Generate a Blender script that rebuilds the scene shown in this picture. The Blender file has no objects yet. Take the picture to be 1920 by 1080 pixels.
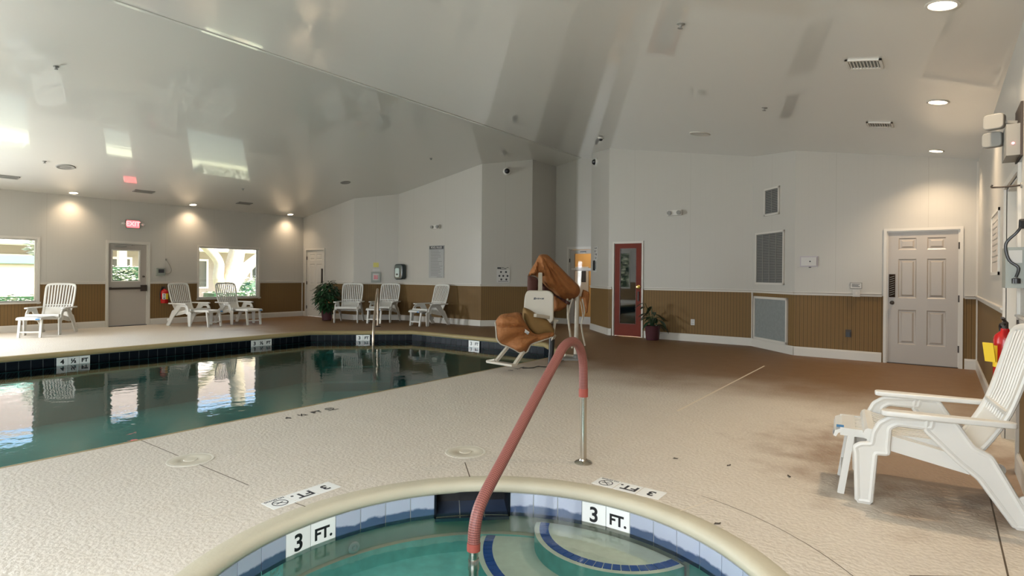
import bpy, bmesh, math, random
from math import sin, cos, pi, radians, hypot, atan2, sqrt
from mathutils import Vector, Matrix
random.seed(7)
SC = bpy.context.scene
COL = SC.collection

# ------------------------------------------------------------ camera
YAW = 36.5
CAMZ = 1.31
cam_d = bpy.data.cameras.new('camera')
cam = bpy.data.objects.new('camera', cam_d)
COL.objects.link(cam)
SC.camera = cam
cam_d.sensor_width = 36.0
cam_d.lens = 36.0 * 1085.0 / 1920.0
cam_d.clip_start = 0.05
cam_d.clip_end = 200
cam.location = (0, 0, CAMZ)
cam.rotation_euler = (Matrix.Rotation(radians(YAW), 4, 'Z') @ Matrix.Rotation(radians(90), 4, 'X') @ Matrix.Rotation(0.0085, 4, 'Z')).to_euler()
cam_d.shift_y = -24.0 / 1920.0

# ------------------------------------------------------------ render look
SC.view_settings.view_transform = 'Standard'
SC.view_settings.look = 'None'
SC.view_settings.exposure = 0.83
SC.view_settings.gamma = 1.0
SC.view_settings.use_curve_mapping = False
SC.cycles.use_denoising = True
SC.cycles.max_bounces = 10
SC.cycles.diffuse_bounces = 5
SC.cycles.glossy_bounces = 4
SC.cycles.transparent_max_bounces = 12
SC.cycles.transmission_bounces = 6
SC.cycles.sample_clamp_indirect = 4.0
SC.cycles.caustics_reflective = False
SC.cycles.caustics_refractive = False

# ------------------------------------------------------------ sky and sun
w = bpy.data.worlds.new('sky')
SC.world = w
w.use_nodes = True
nt = w.node_tree
bg = nt.nodes['Background']
sky = nt.nodes.new('ShaderNodeTexSky')
sky.sky_type = 'NISHITA'
sky.sun_disc = False
sky.sun_elevation = radians(48)
sky.sun_rotation = radians(60)
sky.dust_density = 3.0
nt.links.new(sky.outputs[0], bg.inputs[0])
bg.inputs[1].default_value = 0.55


def light(name, kind, loc, energy, color=(1, 1, 1), rot=(0, 0, 0), **kw):
    d = bpy.data.lights.new(name, kind)
    d.energy = energy
    d.color = color
    for k, v in kw.items():
        setattr(d, k, v)
    o = bpy.data.objects.new(name, d)
    o.location = loc
    o.rotation_euler = rot
    COL.objects.link(o)
    return o


sun = light('sun', 'SUN', (0, 0, 30), 14.0, (1.0, .96, .91), angle=radians(1.0))
sun.rotation_euler = Vector((-.62, -.42, -.78)).to_track_quat('-Z', 'Y').to_euler()
# area lights added as daylight at assumed windows in unseen parts of the walls
DAY = (.90, .96, 1.0)
NEAR_POWER = {-9.21: 60, -1.61: 105}
lr = light('daylight_right_window', 'AREA', (.40, -1.2, 1.5), 110, DAY, shape='RECTANGLE', size=1.8, size_y=1.6)
lr.rotation_euler = Vector((-.52, .78, -.35)).to_track_quat('-Z', 'Y').to_euler()
for x in (-9.21, -1.61):
    light('near_window_fill', 'AREA', (x, -2.50, 1.7), NEAR_POWER[x], DAY, (radians(70), 0, 0), shape='RECTANGLE', size=2.2, size_y=1.7)  # fill added behind the camera to brighten deck and back walls
for y in (0.2,):
    light('daylight_left_window', 'AREA', (-15.80, y, 1.4), 560, DAY, (radians(88), 0, radians(-90)), shape='RECTANGLE', size=1.7, size_y=1.4)
for y0 in (2.87, 8.28):
    light('daylight_left_window', 'AREA', (-15.99, y0, 1.33), 1.0, DAY, (radians(90), 0, radians(-90)), shape='RECTANGLE', size=1.7, size_y=1.4).data.cycles.is_portal = True

# ------------------------------------------------------------ materials
MATS = {}


def srgb(r, g, b):
    f = lambda c: (c / 255 / 12.92) if c / 255 <= .04045 else ((c / 255 + .055) / 1.055) ** 2.4
    return (f(r), f(g), f(b), 1)


def mat(name, col, rough=.5, metal=0, spec=.5, emis=None, estr=0, bump=0, bscale=80, coat=0, vary=0, vscale=3, bdist=.002):
    if name in MATS:
        return MATS[name]
    m = bpy.data.materials.new(name)
    m.use_nodes = True
    t = m.node_tree
    b = t.nodes['Principled BSDF']
    b.inputs['Base Color'].default_value = col
    b.inputs['Roughness'].default_value = rough
    b.inputs['Metallic'].default_value = metal
    b.inputs['Specular IOR Level'].default_value = spec
    b.inputs['Coat Weight'].default_value = coat
    if emis:
        b.inputs['Emission Color'].default_value = emis
        b.inputs['Emission Strength'].default_value = estr
    tc = t.nodes.new('ShaderNodeTexCoord')
    if vary:
        n = t.nodes.new('ShaderNodeTexNoise')
        n.inputs['Scale'].default_value = vscale
        n.inputs['Detail'].default_value = 5
        t.links.new(tc.outputs['Object'], n.inputs['Vector'])
        mx = t.nodes.new('ShaderNodeMix')
        mx.data_type = 'RGBA'
        mx.inputs[6].default_value = [c * (1 - vary) for c in col[:3]] + [1]
        mx.inputs[7].default_value = [min(1, c * (1 + vary)) for c in col[:3]] + [1]
        t.links.new(n.outputs[0], mx.inputs[0])
        t.links.new(mx.outputs[2], b.inputs['Base Color'])
    if bump:
        n = t.nodes.new('ShaderNodeTexNoise')
        n.inputs['Scale'].default_value = bscale
        n.inputs['Detail'].default_value = 4
        t.links.new(tc.outputs['Object'], n.inputs['Vector'])
        bp = t.nodes.new('ShaderNodeBump')
        bp.inputs['Strength'].default_value = bump
        bp.inputs['Distance'].default_value = bdist
        t.links.new(n.outputs[0], bp.inputs['Height'])
        t.links.new(bp.outputs[0], b.inputs['Normal'])
    MATS[name] = m
    return m


def nodes(m):
    return m.node_tree, m.node_tree.nodes['Principled BSDF']


def math_node(t, op, a, b=None):
    n = t.nodes.new('ShaderNodeMath')
    n.operation = op
    for i, v in enumerate((a, b)):
        if v is None:
            continue
        if isinstance(v, (int, float)):
            n.inputs[i].default_value = v
        else:
            t.links.new(v, n.inputs[i])
    return n.outputs[0]


def mixrgb(t, fac, a, b):
    n = t.nodes.new('ShaderNodeMix')
    n.data_type = 'RGBA'
    for i, v in ((0, fac), (6, a), (7, b)):
        if isinstance(v, (int, float)):
            n.inputs[i].default_value = v
        elif isinstance(v, (tuple, list)):
            n.inputs[i].default_value = v
        else:
            t.links.new(v, n.inputs[i])
    return n.outputs[2]


# upper wall panels: glossy white sheets with faint vertical joints (UV: u along the wall in metres, v height)
def wall_material():
    m = mat('wall_panel', srgb(178, 174, 166), rough=.34, spec=.3)
    t, b = nodes(m)
    uv = t.nodes.new('ShaderNodeUVMap')
    sp = t.nodes.new('ShaderNodeSeparateXYZ')
    t.links.new(uv.outputs[0], sp.inputs[0])
    fr = math_node(t, 'FRACT', math_node(t, 'DIVIDE', sp.outputs[0], 1.22))
    line = math_node(t, 'LESS_THAN', math_node(t, 'ABSOLUTE', math_node(t, 'SUBTRACT', fr, .5)), .003)
    fine = math_node(t, 'LESS_THAN', math_node(t, 'FRACT', math_node(t, 'DIVIDE', sp.outputs[0], .1017)), .04)
    c = mixrgb(t, math_node(t, 'MULTIPLY', line, .35), srgb(178, 174, 166), srgb(150, 140, 128))
    c = mixrgb(t, math_node(t, 'MULTIPLY', fine, .10), c, srgb(150, 145, 138))
    t.links.new(c, b.inputs['Base Color'])
    n = t.nodes.new('ShaderNodeTexNoise')
    n.inputs['Scale'].default_value = 1.3
    tc = t.nodes.new('ShaderNodeTexCoord')
    t.links.new(tc.outputs['Object'], n.inputs['Vector'])
    h = math_node(t, 'ADD', math_node(t, 'MULTIPLY', n.outputs[0], .6), math_node(t, 'MULTIPLY', fine, -.02))
    bp = t.nodes.new('ShaderNodeBump')
    bp.inputs['Strength'].default_value = .25
    bp.inputs['Distance'].default_value = .02
    t.links.new(h, bp.inputs['Height'])
    t.links.new(bp.outputs[0], b.inputs['Normal'])
    return m


def bead_material():
    m = mat('tan_beadboard', srgb(118, 93, 58), rough=.55, spec=.15)
    t, b = nodes(m)
    uv = t.nodes.new('ShaderNodeUVMap')
    sp = t.nodes.new('ShaderNodeSeparateXYZ')
    t.links.new(uv.outputs[0], sp.inputs[0])
    fr = math_node(t, 'FRACT', math_node(t, 'DIVIDE', sp.outputs[0], .058))
    d = math_node(t, 'ABSOLUTE', math_node(t, 'SUBTRACT', fr, .5))
    groove = math_node(t, 'LESS_THAN', d, .13)
    bead = math_node(t, 'MULTIPLY', math_node(t, 'GREATER_THAN', d, .13), math_node(t, 'LESS_THAN', d, .24))
    c = mixrgb(t, math_node(t, 'MULTIPLY', groove, .55), srgb(118, 93, 58), srgb(78, 58, 32))
    c = mixrgb(t, math_node(t, 'MULTIPLY', bead, .35), c, srgb(146, 124, 92))
    n = t.nodes.new('ShaderNodeTexNoise')
    n.inputs['Scale'].default_value = 1.7
    tc = t.nodes.new('ShaderNodeTexCoord')
    t.links.new(tc.outputs['Object'], n.inputs['Vector'])
    c2 = mixrgb(t, math_node(t, 'MULTIPLY', n.outputs[0], .35), c, srgb(98, 74, 42))
    t.links.new(c2, b.inputs['Base Color'])
    bp = t.nodes.new('ShaderNodeBump')
    bp.inputs['Strength'].default_value = .5
    bp.inputs['Distance'].default_value = .006
    t.links.new(math_node(t, 'SUBTRACT', 1.0, groove), bp.inputs['Height'])
    t.links.new(bp.outputs[0], b.inputs['Normal'])
    return m


def deck_material():
    m = mat('deck_coating', srgb(190, 178, 158), rough=.5, spec=.35)
    t, b = nodes(m)
    g = t.nodes.new('ShaderNodeNewGeometry')
    pos = g.outputs['Position']
    sp = t.nodes.new('ShaderNodeSeparateXYZ')
    t.links.new(pos, sp.inputs[0])
    n1 = t.nodes.new('ShaderNodeTexNoise')
    n1.inputs['Scale'].default_value = .55
    n1.inputs['Detail'].default_value = 7
    n1.inputs['Roughness'].default_value = .6
    t.links.new(pos, n1.inputs['Vector'])
    n2 = t.nodes.new('ShaderNodeTexNoise')
    n2.inputs['Scale'].default_value = 42
    n2.inputs['Detail'].default_value = 3
    t.links.new(pos, n2.inputs['Vector'])
    n3 = t.nodes.new('ShaderNodeTexNoise')
    n3.inputs['Scale'].default_value = 5
    n3.inputs['Detail'].default_value = 6
    t.links.new(pos, n3.inputs['Vector'])
    # pale tone around the spa blends to brown towards the back, with an irregular border
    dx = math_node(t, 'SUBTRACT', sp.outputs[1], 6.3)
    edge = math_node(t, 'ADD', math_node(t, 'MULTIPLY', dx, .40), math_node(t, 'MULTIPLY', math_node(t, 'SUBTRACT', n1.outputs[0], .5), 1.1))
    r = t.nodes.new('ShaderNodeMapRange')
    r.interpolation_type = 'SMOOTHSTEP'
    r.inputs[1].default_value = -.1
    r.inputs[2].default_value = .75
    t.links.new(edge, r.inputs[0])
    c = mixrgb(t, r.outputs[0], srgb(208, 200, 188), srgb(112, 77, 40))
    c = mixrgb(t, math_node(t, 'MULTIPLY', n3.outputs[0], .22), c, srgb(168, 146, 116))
    # rust stains beside the right wall where the near chair stands
    v = t.nodes.new('ShaderNodeVectorMath')
    v.operation = 'DISTANCE'
    v.inputs[1].default_value = (.05, 4.95, 0)
    t.links.new(pos, v.inputs[0])
    st = t.nodes.new('ShaderNodeMapRange')
    st.interpolation_type = 'SMOOTHSTEP'
    st.inputs[1].default_value = 1.5
    st.inputs[2].default_value = .35
    t.links.new(math_node(t, 'ADD', v.outputs['Value'], math_node(t, 'MULTIPLY', math_node(t, 'SUBTRACT', n3.outputs[0], .5), 1.6)), st.inputs[0])
    c = mixrgb(t, math_node(t, 'MULTIPLY', st.outputs[0], .75), c, srgb(118, 82, 48))
    sk = t.nodes.new('ShaderNodeMapRange')
    sk.inputs[1].default_value = .35
    sk.inputs[2].default_value = .65
    t.links.new(n2.outputs[0], sk.inputs[0])
    c = mixrgb(t, math_node(t, 'MULTIPLY', sk.outputs[0], .16), c, srgb(130, 112, 88))
    t.links.new(c, b.inputs['Base Color'])
    bp = t.nodes.new('ShaderNodeBump')
    bp.inputs['Strength'].default_value = .8
    bp.inputs['Distance'].default_value = .007
    t.links.new(n2.outputs[0], bp.inputs['Height'])
    t.links.new(bp.outputs[0], b.inputs['Normal'])
    return m


def ceiling_material():
    m = mat('ceiling_panel', srgb(202, 199, 191), rough=.30, spec=.5)
    t, b = nodes(m)
    tc = t.nodes.new('ShaderNodeTexCoord')
    mp = t.nodes.new('ShaderNodeMapping')
    mp.inputs['Scale'].default_value = (3.2, .35, 1)
    t.links.new(tc.outputs['Object'], mp.inputs['Vector'])
    n = t.nodes.new('ShaderNodeTexNoise')
    n.inputs['Scale'].default_value = 1.0
    n.inputs['Detail'].default_value = 2
    t.links.new(mp.outputs[0], n.inputs['Vector'])
    n2 = t.nodes.new('ShaderNodeTexNoise')
    n2.inputs['Scale'].default_value = .5
    t.links.new(tc.outputs['Object'], n2.inputs['Vector'])
    bp = t.nodes.new('ShaderNodeBump')
    bp.inputs['Strength'].default_value = .05
    bp.inputs['Distance'].default_value = .02
    t.links.new(math_node(t, 'ADD', n.outputs[0], n2.outputs[0]), bp.inputs['Height'])
    t.links.new(bp.outputs[0], b.inputs['Normal'])
    b.inputs['Coat Weight'].default_value = 1.0
    b.inputs['Coat IOR'].default_value = 1.62
    b.inputs['Coat Roughness'].default_value = .05
    t.links.new(bp.outputs[0], b.inputs['Coat Normal'])
    return m


def water_material(name, tint, ripple, scale, absorb, dens):
    m = bpy.data.materials.new(name)
    m.use_nodes = True
    t = m.node_tree
    for n in list(t.nodes):
        if n.type != 'OUTPUT_MATERIAL':
            t.nodes.remove(n)
    out = t.nodes['Material Output']
    tr = t.nodes.new('ShaderNodeBsdfTransparent')
    tr.inputs[0].default_value = tint
    gl = t.nodes.new('ShaderNodeBsdfGlossy')
    gl.inputs['Roughness'].default_value = .015
    fr = t.nodes.new('ShaderNodeFresnel')
    fr.inputs[0].default_value = 1.36
    mx = t.nodes.new('ShaderNodeMixShader')
    g = t.nodes.new('ShaderNodeNewGeometry')
    n = t.nodes.new('ShaderNodeTexNoise')
    n.inputs['Scale'].default_value = scale
    n.inputs['Detail'].default_value = 3
    t.links.new(g.outputs['Position'], n.inputs['Vector'])
    bp = t.nodes.new('ShaderNodeBump')
    bp.inputs['Strength'].default_value = ripple
    bp.inputs['Distance'].default_value = .02
    t.links.new(n.outputs[0], bp.inputs['Height'])
    t.links.new(bp.outputs[0], gl.inputs['Normal'])
    t.links.new(bp.outputs[0], fr.inputs['Normal'])
    t.links.new(fr.outputs[0], mx.inputs[0])
    t.links.new(tr.outputs[0], mx.inputs[1])
    t.links.new(gl.outputs[0], mx.inputs[2])
    t.links.new(mx.outputs[0], out.inputs['Surface'])
    if dens:
        va = t.nodes.new('ShaderNodeVolumeAbsorption')
        va.inputs['Color'].default_value = absorb
        va.inputs['Density'].default_value = dens
        t.links.new(va.outputs[0], out.inputs['Volume'])
    MATS[name] = m
    return m


def glass_material(name, tint=(1, 1, 1, 1), ior=1.45):
    m = bpy.data.materials.new(name)
    m.use_nodes = True
    t = m.node_tree
    for n in list(t.nodes):
        if n.type != 'OUTPUT_MATERIAL':
            t.nodes.remove(n)
    out = t.nodes['Material Output']
    tr = t.nodes.new('ShaderNodeBsdfTransparent')
    tr.inputs[0].default_value = tint
    gl = t.nodes.new('ShaderNodeBsdfGlossy')
    gl.inputs['Roughness'].default_value = .01
    fr = t.nodes.new('ShaderNodeFresnel')
    fr.inputs[0].default_value = ior
    mx = t.nodes.new('ShaderNodeMixShader')
    t.links.new(fr.outputs[0], mx.inputs[0])
    t.links.new(tr.outputs[0], mx.inputs[1])
    t.links.new(gl.outputs[0], mx.inputs[2])
    t.links.new(mx.outputs[0], out.inputs['Surface'])
    MATS[name] = m
    return m


M_wall = wall_material()
M_bead = bead_material()
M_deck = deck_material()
M_ceil = ceiling_material()
M_trim = mat('white_trim_paint', srgb(192, 187, 178), rough=.35)
M_door = mat('white_door_paint', srgb(160, 152, 143), rough=.35)
M_resin = mat('white_resin', srgb(204, 202, 196), rough=.32, spec=.5, vary=.05, vscale=6)
M_cope = mat('coping_concrete', srgb(184, 176, 154), rough=.55, bump=.5, bscale=60, vary=.10, vscale=4)
M_cope_pool = mat('pool_coping_concrete', srgb(150, 132, 90), rough=.55, bump=.5, bscale=60, vary=.12, vscale=3)
M_tile_dark = mat('dark_navy_tile', srgb(11, 18, 25), rough=.4, spec=.12, vary=.35, vscale=9)
M_tile_blue = mat('blue_spa_tile', srgb(92, 110, 138), rough=.07, spec=.9, vary=.30, vscale=11, bump=.25, bscale=14, bdist=.004)
M_grout = mat('pale_grout', srgb(168, 172, 170), rough=.8)
M_grout_dark = mat('grey_grout', srgb(92, 100, 100), rough=.8)
M_markw = mat('white_marker_tile', srgb(232, 232, 228), rough=.25)
M_black = mat('black_paint', srgb(22, 22, 24), rough=.4)
M_ink = mat('dark_ink', srgb(50, 50, 54), rough=.6)
M_plaster_pool = mat('pool_plaster', srgb(100, 190, 192), rough=.8, vary=.08)
M_plaster = mat('spa_plaster', srgb(222, 238, 232), rough=.85, vary=.14, vscale=16, bump=.4, bscale=40)
M_plaster_wall = mat('spa_wall_plaster', srgb(214, 216, 202), rough=.85, vary=.08, vscale=10)
M_plaster_deep = mat('spa_deep_plaster', srgb(140, 238, 240), rough=.85, vary=.28, vscale=14, bump=.4, bscale=40)
M_bluetrim = mat('blue_step_tile', srgb(30, 92, 190), rough=.2, vary=.12, vscale=18)
M_steel = mat('brushed_steel', srgb(190, 184, 172), rough=.22, metal=1)
M_chrome = mat('chrome', srgb(215, 215, 215), rough=.1, metal=1)
M_dark = mat('dark_bronze', srgb(52, 42, 34), rough=.5, metal=.1)
M_brass = mat('polished_brass', srgb(212, 178, 96), rough=.18, metal=1)
M_woodred = mat('red_mahogany', srgb(104, 34, 14), rough=.6, spec=.25, vary=.2, vscale=5)
M_glass = glass_material('window_glass')
M_glass_thin = glass_material('thin_hall_glass', (.97, .97, .97, 1), 1.12)
M_glass_dark = mat('dark_door_glass', srgb(8, 14, 16), rough=.03, spec=.9)
M_orange = mat('orange_canvas', srgb(142, 88, 42), rough=.8, vary=.12, vscale=8, bump=.9, bscale=6.5, bdist=.06)
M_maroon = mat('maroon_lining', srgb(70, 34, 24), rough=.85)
M_olive = mat('tan_seat_lining', srgb(122, 92, 46), rough=.8)
M_offwhite = mat('offwhite_plastic', srgb(178, 170, 154), rough=.4)
M_grey = mat('grey_plastic', srgb(128, 126, 120), rough=.45)
M_greybox = mat('grey_box_enamel', srgb(132, 136, 128), rough=.4)
M_red = mat('red_enamel', srgb(168, 28, 26), rough=.25)
M_yellow = mat('yellow_tag', srgb(226, 190, 40), rough=.5)
M_leaf = mat('dark_green_leaf', srgb(34, 66, 38), rough=.35, vary=.35, vscale=7)
M_leaf2 = mat('glossy_leaf', srgb(30, 52, 34), rough=.28, vary=.3, vscale=9)
M_pot = mat('plum_pot', srgb(74, 42, 48), rough=.35)
M_soil = mat('soil', srgb(44, 32, 22), rough=.9)
M_vent = mat('vent_white', srgb(200, 196, 188), rough=.4)
M_ventdark = mat('vent_shadow', srgb(70, 70, 68), rough=.6)
M_mesh = mat('filter_mesh', srgb(120, 124, 122), rough=.7, vary=.18, vscale=20, bump=.5, bscale=120)
M_lens = mat('lamp_lens', (1, .9, .74, 1), emis=(1, .82, .58, 1), estr=9.0)
M_exit = mat('red_exit_glow', (1, .2, .2, 1), emis=(1, .10, .12, 1), estr=1.6)
M_exit_txt = mat('red_exit_letters', (1, .6, .6, 1), emis=(1, .24, .24, 1), estr=1.3)
M_sleeve = mat('woven_sleeve', srgb(176, 96, 82), rough=.5)
M_band = mat('sleeve_end_band', srgb(150, 70, 58), rough=.6)
M_stucco = mat('beige_stucco', srgb(206, 188, 160), rough=.9, vary=.05)
M_stucco2 = mat('tan_stucco', srgb(146, 136, 130), rough=.9)
M_extwhite = mat('exterior_white', srgb(228, 226, 220), rough=.6)
M_green = mat('green_roof_edge', srgb(84, 140, 126), rough=.5)
M_hedge = mat('hedge_leaf', srgb(168, 172, 152), rough=.7, vary=.35, vscale=14)
M_bark = mat('pale_bark', srgb(168, 158, 136), rough=.9, vary=.2, vscale=8, bump=.6, bscale=14, bdist=.02)
M_grass = mat('lawn_grass', srgb(168, 172, 142), rough=.9, vary=.3, vscale=6)
M_extglass = mat('exterior_window_glass', srgb(60, 66, 66), rough=.15, spec=.6)
M_bluelabel = mat('blue_label', srgb(38, 120, 180), rough=.4)
M_paper = mat('white_paper', srgb(190, 188, 184), rough=.6)
M_warmwall = mat('amber_room_wall', srgb(196, 156, 98), rough=.7)
M_joint = mat('joint_dark', srgb(84, 72, 56), rough=.9)

t, b = nodes(M_tile_blue)
g_ = t.nodes.new('ShaderNodeNewGeometry')
s_ = t.nodes.new('ShaderNodeSeparateXYZ')
t.links.new(g_.outputs['Position'], s_.inputs[0])
n_ = t.nodes.new('ShaderNodeTexNoise')
n_.inputs['Scale'].default_value = 9
n_.inputs['Detail'].default_value = 5
t.links.new(g_.outputs['Position'], n_.inputs['Vector'])
mr = t.nodes.new('ShaderNodeMapRange')
mr.inputs[1].default_value = -.152
mr.inputs[2].default_value = -.138
t.links.new(math_node(t, 'ADD', s_.outputs[2], math_node(t, 'MULTIPLY', math_node(t, 'SUBTRACT', n_.outputs[0], .5), .07)), mr.inputs[0])
t.links.new(mixrgb(t, mr.outputs[0], srgb(66, 82, 110), srgb(168, 174, 190)), b.inputs['Base Color'])

# woven sleeve pattern: diagonal weave on UV
t, b = nodes(M_sleeve)
uv = t.nodes.new('ShaderNodeUVMap')
sp = t.nodes.new('ShaderNodeSeparateXYZ')
t.links.new(uv.outputs[0], sp.inputs[0])
a1 = math_node(t, 'SINE', math_node(t, 'MULTIPLY', math_node(t, 'ADD', math_node(t, 'MULTIPLY', sp.outputs[0], 12), math_node(t, 'MULTIPLY', sp.outputs[1], 48)), 2 * pi))
a2 = math_node(t, 'SINE', math_node(t, 'MULTIPLY', math_node(t, 'SUBTRACT', math_node(t, 'MULTIPLY', sp.outputs[0], 12), math_node(t, 'MULTIPLY', sp.outputs[1], 48)), 2 * pi))
wv = math_node(t, 'MULTIPLY', a1, a2)
fac = math_node(t, 'MULTIPLY', math_node(t, 'ADD', wv, 1.0), .5)
t.links.new(mixrgb(t, fac, srgb(72, 28, 24), srgb(160, 98, 88)), b.inputs['Base Color'])
bp = t.nodes.new('ShaderNodeBump')
bp.inputs['Strength'].default_value = .5
bp.inputs['Distance'].default_value = .002
t.links.new(fac, bp.inputs['Height'])
t.links.new(bp.outputs[0], b.inputs['Normal'])

M_water = water_material('pool_water', (.90, .98, .96, 1), .10, 5.5, (.35, .84, .84, 1), .30)
M_spawater = water_material('spa_water', (.96, .99, .98, 1), .10, 7.0, (.35, .88, .93, 1), .34)


# ------------------------------------------------------------ mesh helpers
class MB:
    def __init__(s):
        s.v = []
        s.f = []
        s.m = []
        s.uv = {}

    def face(s, idx, m=0, uv=None):
        s.f.append(tuple(idx))
        s.m.append(m)
        if uv:
            s.uv[len(s.f) - 1] = uv

    def box(s, x0, x1, y0, y1, z0, z1, m=0, M=None):
        n = len(s.v)
        P = [(x0, y0, z0), (x1, y0, z0), (x1, y1, z0), (x0, y1, z0), (x0, y0, z1), (x1, y0, z1), (x1, y1, z1), (x0, y1, z1)]
        if M is not None:
            P = [tuple(M @ Vector(p)) for p in P]
        s.v += P
        for q in ((0, 3, 2, 1), (4, 5, 6, 7), (0, 1, 5, 4), (1, 2, 6, 5), (2, 3, 7, 6), (3, 0, 4, 7)):
            s.face([n + i for i in q], m)
        return s

    def bar(s, a, b, wx, wz, m=0, up=(0, 0, 1)):
        a, b = Vector(a), Vector(b)
        d = (b - a)
        L = d.length
        d.normalize()
        u = Vector(up)
        if abs(d.dot(u)) > .98:
            u = Vector((1, 0, 0))
        x = d.cross(u).normalized()
        z = x.cross(d)
        n = len(s.v)
        for p in (a, b):
            for sx, sz in ((-1, -1), (1, -1), (1, 1), (-1, 1)):
                s.v.append(tuple(p + x * sx * wx / 2 + z * sz * wz / 2))
        for q in ((0, 1, 2, 3), (7, 6, 5, 4), (0, 4, 5, 1), (1, 5, 6, 2), (2, 6, 7, 3), (3, 7, 4, 0)):
            s.face([n + i for i in q], m)
        return s

    def tube(s, pts, r, seg=12, m=0, caps=True, uvs=False, closed=False, flat=1.0):
        pts = [Vector(p) for p in pts]
        N = len(pts)
        rs = r if isinstance(r, (list, tuple)) else [r] * N
        n0 = len(s.v)
        prev = None
        Ls = [0]
        for i in range(1, N):
            Ls.append(Ls[-1] + (pts[i] - pts[i - 1]).length)
        for i, p in enumerate(pts):
            if closed:
                d = pts[(i + 1) % N] - pts[i - 1]
            else:
                d = (pts[min(i + 1, N - 1)] - pts[max(i - 1, 0)])
            d.normalize()
            if prev is None:
                u = Vector((0, 0, 1)) if abs(d.z) < .9 else Vector((1, 0, 0))
                x = d.cross(u).normalized()
            else:
                x = (prev - d * prev.dot(d)).normalized()
            prev = x
            y = d.cross(x)
            for k in range(seg):
                a = 2 * pi * k / seg
                s.v.append(tuple(p + x * cos(a) * rs[i] + y * sin(a) * rs[i] * flat))
        R = N if closed else N - 1
        for i in range(R):
            j = (i + 1) % N
            for k in range(seg):
                k2 = (k + 1) % seg
                uvq = None
                if uvs:
                    uvq = [(k / seg, Ls[i]), ((k + 1) / seg, Ls[i]), ((k + 1) / seg, Ls[j]), (k / seg, Ls[j])]
                s.face([n0 + i * seg + k, n0 + i * seg + k2, n0 + j * seg + k2, n0 + j * seg + k], m, uvq)
        if caps and not closed:
            s.face([n0 + k for k in range(seg)][::-1], m)
            s.face([n0 + (N - 1) * seg + k for k in range(seg)], m)
        return s

    def lathe(s, prof, seg=24, m=0, c=(0, 0, 0), M=None):
        n0 = len(s.v)
        for r, z in prof:
            for k in range(seg):
                a = 2 * pi * k / seg
                p = Vector((c[0] + r * cos(a), c[1] + r * sin(a), c[2] + z))
                if M is not None:
                    p = M @ p
                s.v.append(tuple(p))
        for i in range(len(prof) - 1):
            for k in range(seg):
                k2 = (k + 1) % seg
                s.face([n0 + i * seg + k, n0 + i * seg + k2, n0 + (i + 1) * seg + k2, n0 + (i + 1) * seg + k], m)
        s.face([n0 + k for k in range(seg)][::-1], m)
        s.face([n0 + (len(prof) - 1) * seg + k for k in range(seg)], m)
        return s

    def prism(s, pts, z0, z1, m=0, M=None):
        """pts: 2D polygon in xy, extruded z0..z1 (convex or simple)"""
        n = len(s.v)
        k = len(pts)
        for z in (z0, z1):
            for x, y in pts:
                p = Vector((x, y, z))
                if M is not None:
                    p = M @ p
                s.v.append(tuple(p))
        s.face([n + i for i in range(k)][::-1], m)
        s.face([n + k + i for i in range(k)], m)
        for i in range(k):
            j = (i + 1) % k
            s.face([n + i, n + j, n + k + j, n + k + i], m)
        return s

    def add_mesh(s, me, M=None, m=0):
        n = len(s.v)
        for v in me.vertices:
            p = v.co
            if M is not None:
                p = M @ p
            s.v.append(tuple(p))
        for p in me.polygons:
            s.face([n + i for i in p.vertices], m)
        return s

    def build(s, name, mats, parent=None, smooth=False, sharp=40):
        me = bpy.data.meshes.new(name)
        me.from_pydata(s.v, [], s.f)
        if not isinstance(mats, (list, tuple)):
            mats = [mats]
        for m_ in mats:
            me.materials.append(m_)
        me.polygons.foreach_set('material_index', s.m)
        if s.uv:
            L = me.uv_layers.new(name='UVMap')
            for fi, uvq in s.uv.items():
                p = me.polygons[fi]
                for li, c in zip(p.loop_indices, uvq):
                    L.data[li].uv = c
        if smooth:
            me.polygons.foreach_set('use_smooth', [True] * len(me.polygons))
            me.update()
            me.set_sharp_from_angle(angle=radians(sharp))
        me.validate()
        o = bpy.data.objects.new(name, me)
        COL.objects.link(o)
        if parent:
            o.parent = parent
        return o


def struct(o):
    o['kind'] = 'structure'
    return o


def tag(o, label, cat, group=None, kind=None):
    o['label'] = label
    o['category'] = cat
    if group:
        o['group'] = group
    if kind:
        o['kind'] = kind
    return o


def empty(name, loc=(0, 0, 0), rz=0):
    o = bpy.data.objects.new(name, None)
    o.empty_display_size = .1
    o.location = loc
    o.rotation_euler = (0, 0, rz)
    COL.objects.link(o)
    return o


def thing(name, label, cat, loc=(0, 0, 0), rz=0, group=None):
    return tag(empty(name, loc, rz), label, cat, group)


def copy_tree(o, parent=None):
    c = o.copy()
    COL.objects.link(c)
    c.parent = parent
    for ch in list(o.children):
        copy_tree(ch, c)
    return c


def curve_mesh(loops, extrude=.01, bevel=0.0, res=2):
    cu = bpy.data.curves.new('c', 'CURVE')
    cu.dimensions = '2D'
    cu.fill_mode = 'BOTH'
    cu.extrude = extrude
    cu.bevel_depth = bevel
    cu.bevel_resolution = res
    for lp in loops:
        sp_ = cu.splines.new('POLY')
        sp_.points.add(len(lp) - 1)
        for i, p in enumerate(lp):
            sp_.points[i].co = (p[0], p[1], 0, 1)
        sp_.use_cyclic_u = True
    ob = bpy.data.objects.new('c', cu)
    me = bpy.data.meshes.new_from_object(ob)
    bpy.data.objects.remove(ob)
    bpy.data.curves.remove(cu)
    return me


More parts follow.
